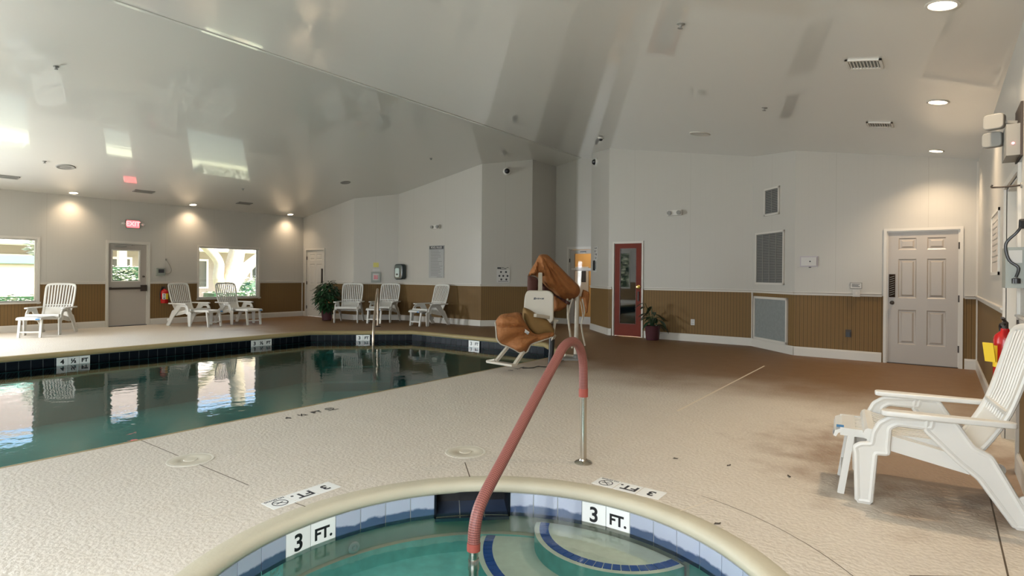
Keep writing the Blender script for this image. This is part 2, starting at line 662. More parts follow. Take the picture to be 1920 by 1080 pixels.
def text_mesh(txt, size, extrude=.0006, bold=0.0, align='CENTER'):
    cu = bpy.data.curves.new('t', 'FONT')
    cu.body = txt
    cu.size = size
    cu.extrude = extrude
    cu.offset = bold
    cu.align_x = align
    cu.align_y = 'CENTER'
    ob = bpy.data.objects.new('t', cu)
    me = bpy.data.meshes.new_from_object(ob)
    bpy.data.objects.remove(ob)
    bpy.data.curves.remove(cu)
    return me


def round_poly(pts, r, n=4):
    out = []
    k = len(pts)
    for i in range(k):
        p0, p1, p2 = Vector(pts[i - 1]), Vector(pts[i]), Vector(pts[(i + 1) % k])
        d0, d1 = (p0 - p1), (p2 - p1)
        rr = min(r, d0.length * .45, d1.length * .45)
        a, b_ = p1 + d0.normalized() * rr, p1 + d1.normalized() * rr
        for j in range(n + 1):
            t_ = j / n
            out.append(tuple((1 - t_) ** 2 * a + 2 * t_ * (1 - t_) * p1 + t_ * t_ * b_))
    return out


def rrect(x0, x1, y0, y1, r, n=4):
    return round_poly([(x0, y0), (x1, y0), (x1, y1), (x0, y1)], r, n)


def smooth_path(pts, n=8):
    P = [Vector(p) for p in pts]
    out = []
    for i in range(len(P) - 1):
        p0, p1, p2, p3 = P[max(i - 1, 0)], P[i], P[i + 1], P[min(i + 2, len(P) - 1)]
        for j in range(n):
            t_ = j / n
            out.append(.5 * ((2 * p1) + (-p0 + p2) * t_ + (2 * p0 - 5 * p1 + 4 * p2 - p3) * t_ ** 2 + (-p0 + 3 * p1 - 3 * p2 + p3) * t_ ** 3))
    out.append(P[-1])
    return out


XZ = Matrix(((1, 0, 0, 0), (0, 0, -1, 0), (0, 1, 0, 0), (0, 0, 0, 1)))  # maps (x,y,z) -> (x,-z,y): 2D drawing stands upright, front to -Y

# ------------------------------------------------------------ room shell
RIDGE_X, RIDGE_Z, SLOPE = -7.7, 4.45, .174
XL, XR, YN = -15.85, .435, -5.0


def ceil_z(x):
    return RIDGE_Z - SLOPE * abs(x - RIDGE_X)


WALLS = [
    ('A', (XL, YN), (XL, 10.55)), ('B', (XL, 10.55), (-13.41, 10.55)), ('C', (-13.41, 10.55), (-12.53, 11.43)),
    ('D', (-12.53, 11.43), (-9.44, 11.43)), ('E', (-9.44, 11.43), (-8.51, 12.36)), ('F', (-8.51, 12.36), (-8.51, 13.5)),
    ('G', (-8.51, 13.5), (-6.90, 13.5)), ('S', (-6.90, 13.5), (-6.90, 12.58)), ('H', (-6.90, 12.58), (-5.92, 11.6)),
    ('I', (-5.92, 11.6), (-2.88, 11.6)), ('J', (-2.88, 11.6), (-1.98, 10.7)), ('K', (-1.98, 10.7), (XR, 10.7)),
    ('R', (XR, 10.7), (XR, -2.6)), ('N', (XR, -2.6), (XL, -2.6))]
WD = {n: (Vector(a), Vector(b)) for n, a, b in WALLS}
# openings per wall: (s0, s1, z0, z1)
OPEN = {
    'A': [(6.95, 8.99, .64, 2.01), (10.33, 11.18, 0, 2.0), (12.42, 14.09, .62, 2.0), (4.35, 6.05, .64, 2.01)],
    'B': [(.17, 1.05, 0, 2.02)], 'G': [(.44, 1.30, 0, 2.03)], 'I': [(.14, .79, 0, 2.03)], 'K': [(1.31, 2.21, 0, 2.04)],
    'R': [(4.44, 5.48, 0, 2.05), (10.95, 12.85, .55, 2.35)],
    'N': [(.9, 3.1, .75, 2.45), (4.5, 6.7, .75, 2.45), (8.5, 10.7, .75, 2.45), (12.5, 14.7, .75, 2.45)]}  # assumed near-wall windows, out of view, added to let light in


def wpt(n, s, off=0, z=0):
    a, b_ = WD[n]
    d = (b_ - a).normalized()
    out = Vector((-d.y, d.x))  # to the left of travel = outside of the room
    p = a + d * s + out * off
    return Vector((p.x, p.y, z))


def wrot(n):
    a, b_ = WD[n]
    d = b_ - a
    return atan2(d.y, d.x)


TH = .14
SIDE = {'A': 'wall_left', 'R': 'wall_right', 'N': 'wall_near'}
for n, a, b_ in WALLS:
    L = (WD[n][1] - WD[n][0]).length
    ops = OPEN.get(n, [])
    cuts = {0.0, L}
    for o in ops:
        cuts |= {o[0], o[1]}
    # ridge crossing
    A0, B0 = WD[n]
    if (A0.x - RIDGE_X) * (B0.x - RIDGE_X) < 0:
        cuts.add(L * (RIDGE_X - A0.x) / (B0.x - A0.x))
    cuts = sorted(cuts)
    mb = MB()
    for i in range(len(cuts) - 1):
        s0, s1 = cuts[i], cuts[i + 1]
        if s1 - s0 < 1e-4:
            continue
        mid = (s0 + s1) / 2
        zs = [(0.0, None)]
        hole = None
        for o in ops:
            if o[0] - 1e-6 <= mid <= o[1] + 1e-6:
                hole = o
        segs = []
        if hole is None:
            segs = [(0, 1.03), (1.03, None)]
        else:
            if hole[2] > 0:
                segs.append((0, hole[2]))
            segs.append((hole[3], None))
        for z0, z1 in segs:
            t0 = z1 if z1 is not None else ceil_z(wpt(n, s0).x) + .02
            t1 = z1 if z1 is not None else ceil_z(wpt(n, s1).x) + .02
            mi = 1 if (z1 is not None) else 0
            k = len(mb.v)
            for off in (0, TH):
                mb.v += [tuple(wpt(n, s0, off, z0)), tuple(wpt(n, s1, off, z0)), tuple(wpt(n, s1, off, t1)), tuple(wpt(n, s0, off, t0))]
            mb.face([k, k + 1, k + 2, k + 3], mi, [(s0, z0), (s1, z0), (s1, t1), (s0, t0)])
            for q in ((5, 4, 7, 6), (0, 4, 5, 1), (1, 5, 6, 2), (2, 6, 7, 3), (3, 7, 4, 0)):
                mb.face([k + i_ for i_ in q], 2)
    struct(mb.build(SIDE.get(n, 'wall_back'), [M_wall, M_bead, M_trim]))

# ceiling: two slopes with thickness
for x0, x1, nm in ((XL - .2, RIDGE_X, 'ceiling'), (RIDGE_X, XR + .2, 'ceiling')):
    mb = MB()
    z0, z1 = ceil_z(x0), ceil_z(x1)
    y0, y1 = YN - .2, 13.7
    mb.v += [(x0, y0, z0), (x1, y0, z1), (x1, y1, z1), (x0, y1, z0), (x0, y0, z0 + .15), (x1, y0, z1 + .15), (x1, y1, z1 + .15), (x0, y1, z0 + .15)]
    for q in ((0, 3, 2, 1), (4, 5, 6, 7), (0, 1, 5, 4), (1, 2, 6, 5), (2, 3, 7, 6), (3, 0, 4, 7)):
        mb.face(q)
    struct(mb.build(nm, M_ceil))
mb = MB()
mb.prism([(-.03, 0), (.03, 0), (.03, -.012), (-.03, -.012)], YN, 13.4, M=Matrix.Translation((RIDGE_X, 0, RIDGE_Z - .004)) @ Matrix(((1, 0, 0, 0), (0, 0, 1, 0), (0, 1, 0, 0), (0, 0, 0, 1))))
struct(mb.build('trim_1', M_ceil))

# chair rail, baseboard
GAPS_RAIL = {k: [(o[0] - .06, o[1] + .06) for o in v if o[2] < .9] for k, v in OPEN.items()}
GAPS_BASE = {k: [(o[0] - .06, o[1] + .06) for o in v if o[2] == 0] for k, v in OPEN.items()}


def runs(n, gaps):
    L = (WD[n][1] - WD[n][0]).length
    s = 0
    out = []
    for g0, g1 in sorted(gaps.get(n, [])):
        if g0 > s:
            out.append((s, g0))
        s = g1
    if s < L:
        out.append((s, L))
    return out


def wall_strip(mb, n, s0, s1, prof):
    """prof: list of (out towards the room, z)"""
    k = len(mb.v)
    P = len(prof)
    L = (WD[n][1] - WD[n][0]).length
    for s in (s0, s1):
        for o, z in prof:
            mb.v.append(tuple(wpt(n, s, -o, z)))
    for i in range(P):
        j = (i + 1) % P
        mb.face([k + i, k + P + i, k + P + j, k + j][::-1])
    mb.face([k + i for i in range(P)])
    mb.face([k + P + i for i in range(P)][::-1])


mb = MB()
for n, a, b_ in WALLS:
    for s0, s1 in runs(n, GAPS_RAIL):
        if s1 - s0 > .02:
            wall_strip(mb, n, s0, s1, [(-.002, 1.02), (.014, 1.02), (.016, 1.05), (.03, 1.062), (.03, 1.074), (-.002, 1.074)])
struct(mb.build('trim_2', M_trim))
for n, a, b_ in WALLS:
    mb = MB()
    for s0, s1 in runs(n, GAPS_BASE):
        if s1 - s0 > .02:
            wall_strip(mb, n, s0, s1, [(-.002, 0.0), (.018, 0.0), (.018, .125), (.010, .15), (-.002, .15)])
    if mb.f:
        struct(mb.build('baseboard_' + {'A': 'left', 'R': 'right', 'N': 'near'}.get(n, 'back'), M_trim))
# corner boards
mb = MB()
for n, s in (('A', 15.52), ('J', .02), ('R', .02)):
    wall_strip(mb, n, s - .02, s + .015, [(-.002, .15), (.016, .15), (.016, 1.03), (-.002, 1.03)])
wall_strip(mb, 'R', 0.0, .03, [(-.002, 1.07), (.02, 1.07), (.02, 3.0), (-.002, 3.0)])
struct(mb.build('trim_3', M_trim))


# ------------------------------------------------------------ windows of the left wall, and unseen ones added on the near wall
def window(n, idx, o, frame=.055):
    s0, s1, z0, z1 = o
    root = struct(empty('window_%d' % idx, wpt(n, 0, 0, 0), wrot(n)))
    f = MB()
    for a_, b__, c_, d_ in ((s0, s0 + .03, z0, z1), (s1 - .03, s1, z0, z1), (s0 + .03, s1 - .03, z0, z0 + .03), (s0 + .03, s1 - .03, z1 - .03, z1)):
        f.box(a_, b__, .05, .10, c_, d_)
    # casing on the wall face
    for a_, b__, c_, d_ in ((s0 - .045, s0, z0 - .045, z1 + .045), (s1, s1 + .045, z0 - .045, z1 + .045), (s0, s1, z1, z1 + .045)):
        f.box(a_, b__, -.016, .004, c_, d_)
    f.build('window_frame', M_trim, root)
    MB().box(s0 - .06, s1 + .06, -.04, .05, z0 - .035, z0).build('window_sill', M_trim, root)
    MB().box(s0 + .028, s1 - .028, .072, .078, z0 + .028, z1 - .028).build('pane', M_glass, root)
    return root


wi = 1
for n in ('A', 'N', 'R'):
    for o in OPEN[n]:
        if o[2] > 0:
            window(n, wi, o)
            wi += 1

# ------------------------------------------------------------ deck with pool and spa openings
SPA_C = (-1.533, 1.894)
SPA_R = 1.24
POOL = [(-5.05, -1.9), (-5.05, 8.30), (-6.20, 9.45), (-9.87, 9.45), (-11.47, 7.85), (-11.47, -1.9)]
NS = 96
spa_loop = [(SPA_C[0] + SPA_R * cos(2 * pi * i / NS), SPA_C[1] + SPA_R * sin(2 * pi * i / NS)) for i in range(NS)]
LIP = .055


def offset_poly(pts, d):
    """d>0 grows a ccw polygon"""
    out = []
    k = len(pts)
    for i in range(k):
        p0, p1, p2 = Vector(pts[i - 1]), Vector(pts[i]), Vector(pts[(i + 1) % k])
        a = (p1 - p0).normalized()
        b__ = (p2 - p1).normalized()
        na, nb = Vector((a.y, -a.x)), Vector((b__.y, -b__.x))
        m_ = (na + nb)
        m_ = m_ / m_.dot(na) if m_.dot(na) > 1e-6 else na
        out.append(tuple(p1 + m_ * d))
    return out


outline = [tuple(wpt(n, 0, 0).xy) for n, a, b_ in WALLS]
outline = offset_poly(outline[::-1], .10)
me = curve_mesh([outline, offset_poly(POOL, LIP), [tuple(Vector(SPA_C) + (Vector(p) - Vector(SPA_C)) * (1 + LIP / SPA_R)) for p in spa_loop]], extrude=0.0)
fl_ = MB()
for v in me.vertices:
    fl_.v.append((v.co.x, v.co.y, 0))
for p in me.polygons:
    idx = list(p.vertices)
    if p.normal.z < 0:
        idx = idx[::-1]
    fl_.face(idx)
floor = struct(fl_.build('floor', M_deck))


def sweep_loop(mb, loop, prof, m=0):
    """prof list of (outward offset, z), loop ccw"""
    k = len(loop)
    base = len(mb.v)
    for o, z in prof:
        for x, y in offset_poly(loop, o):
            mb.v.append((x, y, z))
    for i in range(len(prof) - 1):
        for j in range(k):
            j2 = (j + 1) % k
            mb.face([base + i * k + j, base + i * k + j2, base + (i + 1) * k + j2, base + (i + 1) * k + j][::-1], m)


nose = [(LIP + .002, 0.0), (LIP, .0005), (.03, .002), (.01, -.002), (-.006, -.012), (-.014, -.03), (-.014, -.05), (-.006, -.066), (.012, -.07), (.02, -.07)]
mb = MB()
# finer pool loop so the nose shades well
sweep_loop(mb, POOL, [(a_, z * 1.25 if z < 0 else z) for a_, z in nose])
struct(mb.build('trim_4', M_cope_pool, smooth=True, sharp=50))
mb = MB()
sweep_loop(mb, spa_loop, [(a_ + (.045 if a_ > .05 else 0), z) for a_, z in nose])
struct(mb.build('trim_5', M_cope, smooth=True, sharp=60))

# pool shell
PW, PF = -.215, -1.15
mb = MB()
sweep_loop(mb, POOL, [(.012, -.07), (.012, -.25), (.0, -.25), (0, PF)])
k = len(mb.v)
mb.v += [(x, y, PF) for x, y in POOL]
mb.face([k + i for i in range(6)])
# entry steps under the far corner
for i, (r_, z_) in enumerate(((1.1, -.42), (1.5, -.70), (1.9, -.98))):
    c = Vector((-10.67, 8.65))
    pts = [(-9.87, 9.45), (-11.47, 7.85)]
    d = Vector((1, 1)).normalized()
    nin = Vector((1, -1)).normalized()
    L = r_
    P_ = [c - d * .7, c + d * .7, c + d * .7 + nin * L * .6, c - d * .7 + nin * L * .6]
    mb.prism([tuple(p) for p in P_], PF, z_)
pool_shell = struct(mb.build('pool_shell', M_plaster_pool))


def tile_band(name, loop, z0, z1, tw, mtile, mgrout, skip=(), depth=.004, off=.0):
    """individual tiles around a ccw loop, facing inward; returns list of (pos, dir) per index"""
    mb = MB()
    idx = 0
    info = []
    k = len(loop)
    segs = []
    for i in range(k):
        segs.append((Vector(loop[i]), Vector(loop[(i + 1) % k])))
    return segs


def tiles_straight(mb, a, b_, z0, z1, tw, skip=lambda p: False):
    a, b_ = Vector(a), Vector(b_)
    d = (b_ - a)
    L = d.length
    d.normalize()
    nin = Vector((-d.y, d.x))
    n_ = max(1, round(L / tw))
    w_ = L / n_
    g = .004
    for i in range(n_):
        p0 = a + d * (i * w_ + g)
        p1 = a + d * ((i + 1) * w_ - g)
        if skip((p0 + p1) / 2):
            continue
        k = len(mb.v)
        for p, z in ((p0, z0 + g), (p1, z0 + g), (p1, z1 - g), (p0, z1 - g)):
            q = p + nin * .004
            mb.v.append((q.x, q.y, z))
        for p, z in ((p0, z0 + g), (p1, z0 + g), (p1, z1 - g), (p0, z1 - g)):
            q = p - nin * .006
            mb.v.append((q.x, q.y, z))
        mb.face([k, k + 1, k + 2, k + 3][::-1])
        for q in ((0, 1, 5, 4), (1, 2, 6, 5), (2, 3, 7, 6), (3, 0, 4, 7)):
            mb.face([k + i_ for i_ in q])
    # grout backing
    k = len(mb.v)
    for p, z in ((a, z0), (b_, z0), (b_, z1), (a, z1)):
        mb.v.append((p.x, p.y, z))
    mb.face([k, k + 1, k + 2, k + 3][::-1], 1)


inner = offset_poly(POOL, .008)
mb = MB()
for i in range(6):
    tiles_straight(mb, inner[i], inner[(i + 1) % 6], -.245, -.088, .1535)
struct(mb.build('trim_6', [M_tile_dark, M_grout_dark]))
# the small second course below the water line
mb = MB()
for i in range(6):
    tiles_straight(mb, offset_poly(POOL, .004)[i], offset_poly(POOL, .004)[(i + 1) % 6], -.40, -.25, .1535)
struct(mb.build('trim_7', [M_tile_dark, M_grout_dark]))

# pool water
mb = MB()
wl = offset_poly(POOL, .009)
mb.v += [(x, y, PW) for x, y in wl] + [(x, y, PF - .05) for x, y in wl]
mb.face([0, 1, 2, 3, 4, 5])
mb.face([11, 10, 9, 8, 7, 6])
for i in range(6):
    j = (i + 1) % 6
    mb.face([i, i + 6, j + 6, j])
struct(mb.build('pool_water', M_water))

# ------------------------------------------------------------ spa
SW = -.19
TH0 = None
DTH = 2 * pi / 50
# tile index 11 edge measured at room (-2.203, 2.971)
A11 = atan2(2.971 - SPA_C[1], -2.203 - SPA_C[0])


def spa_ang(k):
    return A11 - (k - 11) * DTH


def spa_p(a, r, z):
    return (SPA_C[0] + r * cos(a), SPA_C[1] + r * sin(a), z)


mb = MB()
SKIM = (8, 9, 10)
MARK = {2: '3', 3: 'FT.', 14: '3', 15: 'FT.'}
ZT0, ZT1 = -.215, -.068
for k in range(50):
    if k in SKIM:
        continue
    a0, a1 = spa_ang(k + 1), spa_ang(k)
    g = .0028 / SPA_R
    m_ = 2 if k in MARK else 0
    n_ = len(mb.v)
    for r_ in (SPA_R - .004, SPA_R + .012):
        for a, z in ((a0 + g, ZT0 + .004), (a1 - g, ZT0 + .004), (a1 - g, ZT1 - .003), (a0 + g, ZT1 - .003)):
            mb.v.append(spa_p(a, r_, z))
    mb.face([n_, n_ + 1, n_ + 2, n_ + 3][::-1], m_)
    for q in ((0, 1, 5, 4), (1, 2, 6, 5), (2, 3, 7, 6), (3, 0, 4, 7)):
        mb.face([n_ + i for i in q], m_)
    n_ = len(mb.v)
    for a, z in ((a0, ZT0), (a1, ZT0), (a1, ZT1), (a0, ZT1)):
        mb.v.append(spa_p(a, SPA_R + .001, z))
    mb.face([n_, n_ + 1, n_ + 2, n_ + 3][::-1], 1)
    if k in MARK:
        am = (a0 + a1) / 2
        tm = text_mesh(MARK[k], .125 if MARK[k] == '3' else .088, .001, .003)
        # stands on the wall facing the centre: right = clockwise seen from inside
        nrm = Vector((cos(am), sin(am), 0))
        right = Vector((sin(am), -cos(am), 0))
        Mx = Matrix.Identity(4)
        for r_ in range(3):
            Mx[r_][0] = right[r_]
            Mx[r_][1] = (0, 0, 1)[r_]
            Mx[r_][2] = -nrm[r_]
        pos = spa_p(am, SPA_R - .0055, (ZT0 + ZT1) / 2)
        mb.add_mesh(tm, Matrix.Translation(pos) @ Mx, 3)
struct(mb.build('trim_8', [M_tile_blue, M_grout, M_markw, M_black]))

# skimmer throat in the spa wall
mb = MB()
a0, a1 = spa_ang(11), spa_ang(8)
am = (a0 + a1) / 2
Fx = Matrix.Translation((SPA_C[0], SPA_C[1], 0)) @ Matrix.Rotation(am, 4, 'Z')
w2 = SPA_R * sin((a1 - a0) / 2)
x0 = SPA_R * cos((a1 - a0) / 2) - .01
mb.box(x0, x0 + .30, -w2, w2, ZT0 - .02, ZT0, 0, Fx)
mb.box(x0 + .28, x0 + .30, -w2, w2, ZT0, -.06, 1, Fx)
for sg in (-1, 1):
    mb.box(x0, x0 + .30, sg * w2 - .006, sg * w2 + .006, ZT0, -.066, 2, Fx)
mb.box(x0 + .02, x0 + .30, -w2, w2, -.066, -.060, 1, Fx)
for i in (-1, 0, 1):
    yy = w2 * 2 / 3 * (i * .5) if i else 0
for i in (-.5, .5):
    mb.box(x0, x0 + .28, i * w2 * 2 / 3 - .003, i * w2 * 2 / 3 + .003, ZT0, ZT0 + .002, 3, Fx)
struct(mb.build('skimmer_throat', [M_tile_blue, M_black, M_tile_dark, M_grout]))

# spa shell: pale wall, deeper teal wall, bench, floor
mb = MB()


def ring(r, z):
    n_ = len(mb.v)
    mb.v.extend(spa_p(2 * pi * i / NS, r, z) for i in range(NS))
    return n_


def join_rings(a, b__, m_):
    for i in range(NS):
        j = (i + 1) % NS
        mb.face([a + i, b__ + i, b__ + j, a + j], m_)


R0_, R1_, R2_, R3_, R4_, R5_ = ring(SPA_R + .003, ZT0 + .005), ring(SPA_R - .002, -.315), ring(SPA_R - .02, -.325), ring(SPA_R - .04, -.42), ring(.84, -.44), ring(.80, -.85)
join_rings(R0_, R1_, 0)
join_rings(R1_, R2_, 0)
join_rings(R2_, R3_, 1)
join_rings(R3_, R4_, 1)
join_rings(R4_, R5_, 1)
mb.face([R5_ + i for i in range(NS)], 1)
struct(mb.build('spa_shell', [M_plaster_wall, M_plaster_deep], smooth=True, sharp=40))

STEP_C = (-1.56, 3.20)


def arc_in_spa(R, n_=40):
    """points of the circle of radius R about STEP_C that lie inside the spa wall, ordered"""
    out = []
    for i in range(361):
        a = radians(i)
        p = Vector((STEP_C[0] + R * cos(a), STEP_C[1] + R * sin(a)))
        if (p - Vector(SPA_C)).length < SPA_R - .012 and p.y < STEP_C[1] + .3:
            out.append(p)
    out.sort(key=lambda p: atan2(p.y - STEP_C[1], p.x - STEP_C[0]) % (2 * pi))
    return out


def spa_step(name, R, ztop, zbot, mtop):
    arc = arc_in_spa(R)
    p0, p1 = arc[0], arc[-1]
    a0 = atan2(p1.y - SPA_C[1], p1.x - SPA_C[0])
    a1 = atan2(p0.y - SPA_C[1], p0.x - SPA_C[0])
    back = []
    n_ = 24
    da = (a0 - a1)
    for i in range(1, n_):
        a = a0 - da * i / n_
        back.append(Vector((SPA_C[0] + (SPA_R - .006) * cos(a), SPA_C[1] + (SPA_R - .006) * sin(a))))
    poly = [tuple(p) for p in arc] + [tuple(p) for p in back]
    root = struct(empty(name))
    m_ = MB()
    me_ = curve_mesh([poly], extrude=0.0)
    k = len(m_.v)
    for v in me_.vertices:
        m_.v.append((v.co.x, v.co.y, ztop))
    for p in me_.polygons:
        idx = [k + i for i in p.vertices]
        m_.face(idx if p.normal.z > 0 else idx[::-1], 0)
    k = len(m_.v)
    for p in arc:
        m_.v.append((p.x, p.y, ztop))
    for p in arc:
        m_.v.append((p.x, p.y, zbot))
    A_ = len(arc)
    for i in range(A_ - 1):
        m_.face([k + i, k + i + 1, k + A_ + i + 1, k + A_ + i], 1)
    m_.build('step_body', [mtop, M_plaster_deep], root)
    tl = MB()
    L = 0
    tw = .052
    arcs = arc_in_spa(R - .055)
    aa = [atan2(p.y - STEP_C[1], p.x - STEP_C[0]) % (2 * pi) for p in arcs]
    n_t = max(3, int((aa[-1] - aa[0]) * R / tw))
    for i in range(n_t):
        b0 = aa[0] + (aa[-1] - aa[0]) * (i + .05) / n_t
        b1 = aa[0] + (aa[-1] - aa[0]) * (i + .95) / n_t
        k = len(tl.v)
        for z in (ztop, ztop + .004):
            for r_, b__ in ((R - .085, b0), (R - .085, b1), (R - .03, b1), (R - .03, b0)):
                tl.v.append((STEP_C[0] + r_ * cos(b__), STEP_C[1] + r_ * sin(b__), z))
        tl.face([k + 4, k + 7, k + 6, k + 5][::-1])
        for q in ((0, 1, 5, 4), (1, 2, 6, 5), (2, 3, 7, 6), (3, 0, 4, 7)):
            tl.face([k + i_ for i_ in q])
    tl.build('edge_tiles', M_bluetrim, root)


spa_step('spa_step', .50, -.235, -.85, M_plaster)
spa_step('spa_step', .84, -.335, -.85, M_plaster)
# water
mb = MB()
mb.v += [spa_p(2 * pi * i / NS, SPA_R - .003, SW) for i in range(NS)] + [spa_p(2 * pi * i / NS, SPA_R - .003, -.9) for i in range(NS)]
mb.face(list(range(NS)))
mb.face(list(range(NS, 2 * NS))[::-1])
for i in range(NS):
    j = (i + 1) % NS
    mb.face([i, i + NS, j + NS, j])
struct(mb.build('spa_water', M_spawater))
# jet fitting on the spa wall
a = atan2(2.19 - SPA_C[1], -2.82 - SPA_C[0])
jp = spa_p(a, SPA_R - .004, -.285)
mb = MB()
Jm = Matrix.Rotation(a, 4, 'Z') @ Matrix.Rotation(radians(-90), 4, 'Y')
mb.lathe([(.034, 0), (.036, .006), (.028, .012), (.018, .012), (.018, .004), (.010, .004), (.010, .010), (.001, .010)], 20, 0, M=Matrix(Jm))
o = mb.build('spa_jet', M_markw, smooth=True)
o.location = jp
tag(o, 'round white water jet on the left wall of the spa, just under the water', 'jet')

# ------------------------------------------------------------ deck joints
mb = MB()


def joint(a, b_, w_=.006, m_=0):
    a, b_ = Vector((*a, 0)), Vector((*b_, 0))
    d = (b_ - a).normalized()
    n_ = Vector((-d.y, d.x, 0)) * w_ / 2
    k = len(mb.v)
    for p in (a - n_, b_ - n_, b_ + n_, a + n_):
        mb.v.append((p.x, p.y, .0008))
    mb.face([k, k + 1, k + 2, k + 3], m_)


joint((-4.99, 1.91), (-3.42, 1.91))
joint((-3.05, 1.92), (-2.84, 1.93))
joint((-2.66, 3.06), (-2.40, 2.82), .007)
joint((-2.05, 5.49), (-2.08, 9.11), .022, 1)
joint((-1.17, 3.14), (-1.06, 3.44), .006, 1)
joint((.25, 5.6), (.25, 2.4), .008)
for i in range(64):
    a0, a1 = radians(-60 + i * 4), radians(-60 + (i + 1) * 4)
    p0 = (SPA_C[0] + 1.62 * cos(a0), SPA_C[1] + 1.62 * sin(a0))
    p1 = (SPA_C[0] + 1.62 * cos(a1), SPA_C[1] + 1.62 * sin(a1))
    joint(p0, p1, .004 if i < 34 else .003, 0 if i < 34 else 1)
joint((.25, 3.35), (-.10, 3.10), .006)
struct(mb.build('trim_9', [M_joint, mat('joint_pale', srgb(216, 204, 184), rough=.8)]))

# ------------------------------------------------------------ doors


def wall_empty(name, n, s=0, z=0, out=0):
    p = wpt(n, s, -out, z)
    return empty(name, p, wrot(n))


def casing(n, o, root, w_=.055, name='door_frame', zb=0):
    f = MB()
    s0, s1, z0, z1 = o
    for a_, b__, c_, d_ in ((s0 - w_, s0, zb, z1 + w_), (s1, s1 + w_, zb, z1 + w_), (s0, s1, z1, z1 + w_)):
        f.box(a_, b__, -.018, .01, c_, d_)
    for a_, b__, c_, d_ in ((s0 - .002, s0 + .018, 0, z1), (s1 - .018, s1 + .002, 0, z1), (s0 + .018, s1 - .018, z1 - .018, z1 + .002)):
        f.box(a_, b__, .005, .13, c_, d_)
    return f.build(name, M_trim, root)


def raised_panel(mb, x0, x1, z0, z1, y):
    """moulded panel on a door face at depth y (front to -y)"""
    R = [(0, 0), (.014, .009), (.030, .009), (.052, .001)]
    k = len(mb.v)
    for d, dep in R:
        for x, z in ((x0 + d, z0 + d), (x1 - d, z0 + d), (x1 - d, z1 - d), (x0 + d, z1 - d)):
            mb.v.append((x, y + dep, z))
    for i in range(3):
        for j in range(4):
            j2 = (j + 1) % 4
            mb.face([k + i * 4 + j, k + i * 4 + j2, k + (i + 1) * 4 + j2, k + (i + 1) * 4 + j])
    mb.face([k + 12, k + 13, k + 14, k + 15])


def panel_leaf(s0, s1, z1, rows, cols, y=.02, th=.04, z0=.012):
    """door leaf whose face is a grid of stiles and rails around moulded panels"""
    mb = MB()
    xs = sorted({s0, s1} | {c for p in cols for c in p})
    zs = sorted({z0, z1} | {r for p in rows for r in p})
    pan = {(a_, c_) for a_, b__ in cols for c_, d_ in rows}
    for i in range(len(xs) - 1):
        for j in range(len(zs) - 1):
            if (xs[i], zs[j]) in pan:
                raised_panel(mb, xs[i], xs[i + 1], zs[j], zs[j + 1], y)
            else:
                k = len(mb.v)
                mb.v += [(xs[i], y, zs[j]), (xs[i + 1], y, zs[j]), (xs[i + 1], y, zs[j + 1]), (xs[i], y, zs[j + 1])]
                mb.face([k, k + 1, k + 2, k + 3])
    mb.box(s0, s1, y + .0105, y + th, z0, z1)
    return mb


def knob(root, x, z, m_, y=.02, name='door_knob', r=.028):
    mb = MB()
    Mx = Matrix.Translation((x, y, z)) @ Matrix.Rotation(radians(90), 4, 'X')
    mb.lathe([(r * 1.1, 0), (r * 1.1, .006), (.012, .012), (.012, .03), (r * .8, .036), (r, .05), (r * .85, .064), (.004, .07)], 18, M=Mx)
    return mb.build(name, m_, root, smooth=True)


def hinges(root, x, zs, y=.014, name='hinge'):
    for z in zs:
        MB().box(x - .012, x + .012, y - .012, y + .006, z - .05, z + .05).build(name, M_dark, root)


# door_1 : glazed exit door in the left wall
o = OPEN['A'][1]
d1 = struct(wall_empty('door_1', 'A'))
casing('A', o, d1)
mb = MB()
y = .03
s0, s1 = o[0] + .018, o[1] - .018
g0, g1, gz0, gz1 = 10.43, 11.00, 1.10, 1.82
for a_, b__, c_, e_ in ((s0, g0, .02, 1.98), (g1, s1, .02, 1.98), (g0, g1, .02, gz0), (g0, g1, gz1, 1.98)):
    mb.box(a_, b__, y, y + .045, c_, e_)
mb.build('door_leaf', M_door, d1)
mb = MB()
for a_, b__, c_, e_ in ((g0 - .03, g0, gz0 - .03, gz1 + .03), (g1, g1 + .03, gz0 - .03, gz1 + .03), (g0, g1, gz0 - .03, gz0), (g0, g1, gz1, gz1 + .03)):
    mb.box(a_, b__, y - .008, y + .002, c_, e_)
mb.build('glazing_bead', M_trim, d1)
MB().box(g0, g1, y + .018, y + .024, gz0, gz1).build('pane', M_glass, d1)
pb = MB()
pb.bar((s0 + .02, y - .045, .905), (s1 - .05, y - .045, .915), .035, .05)
pb.box(s1 - .13, s1 - .01, y - .07, y, .84, .99)
pb.box(s0 + .01, s0 + .05, y - .05, y, .88, .94)
pb.build('push_bar', M_dark, d1)
knob(d1, s1 - .07, 1.20, M_dark, y, 'door_lock', .02)
cl = MB()
cl.box(s0 + .12, s0 + .36, y - .05, y, 1.90, 1.95)
cl.bar((s0 + .2, y - .06, 1.93), (s0 + .42, y - .14, 1.955), .02, .012)
cl.bar((s0 + .42, y - .14, 1.955), (s0 + .52, y - .02, 1.965), .02, .012)
cl.build('door_closer', M_grey, d1)
MB().box(s0, s1, -.02, .12, .0, .015).build('threshold', M_dark, d1)

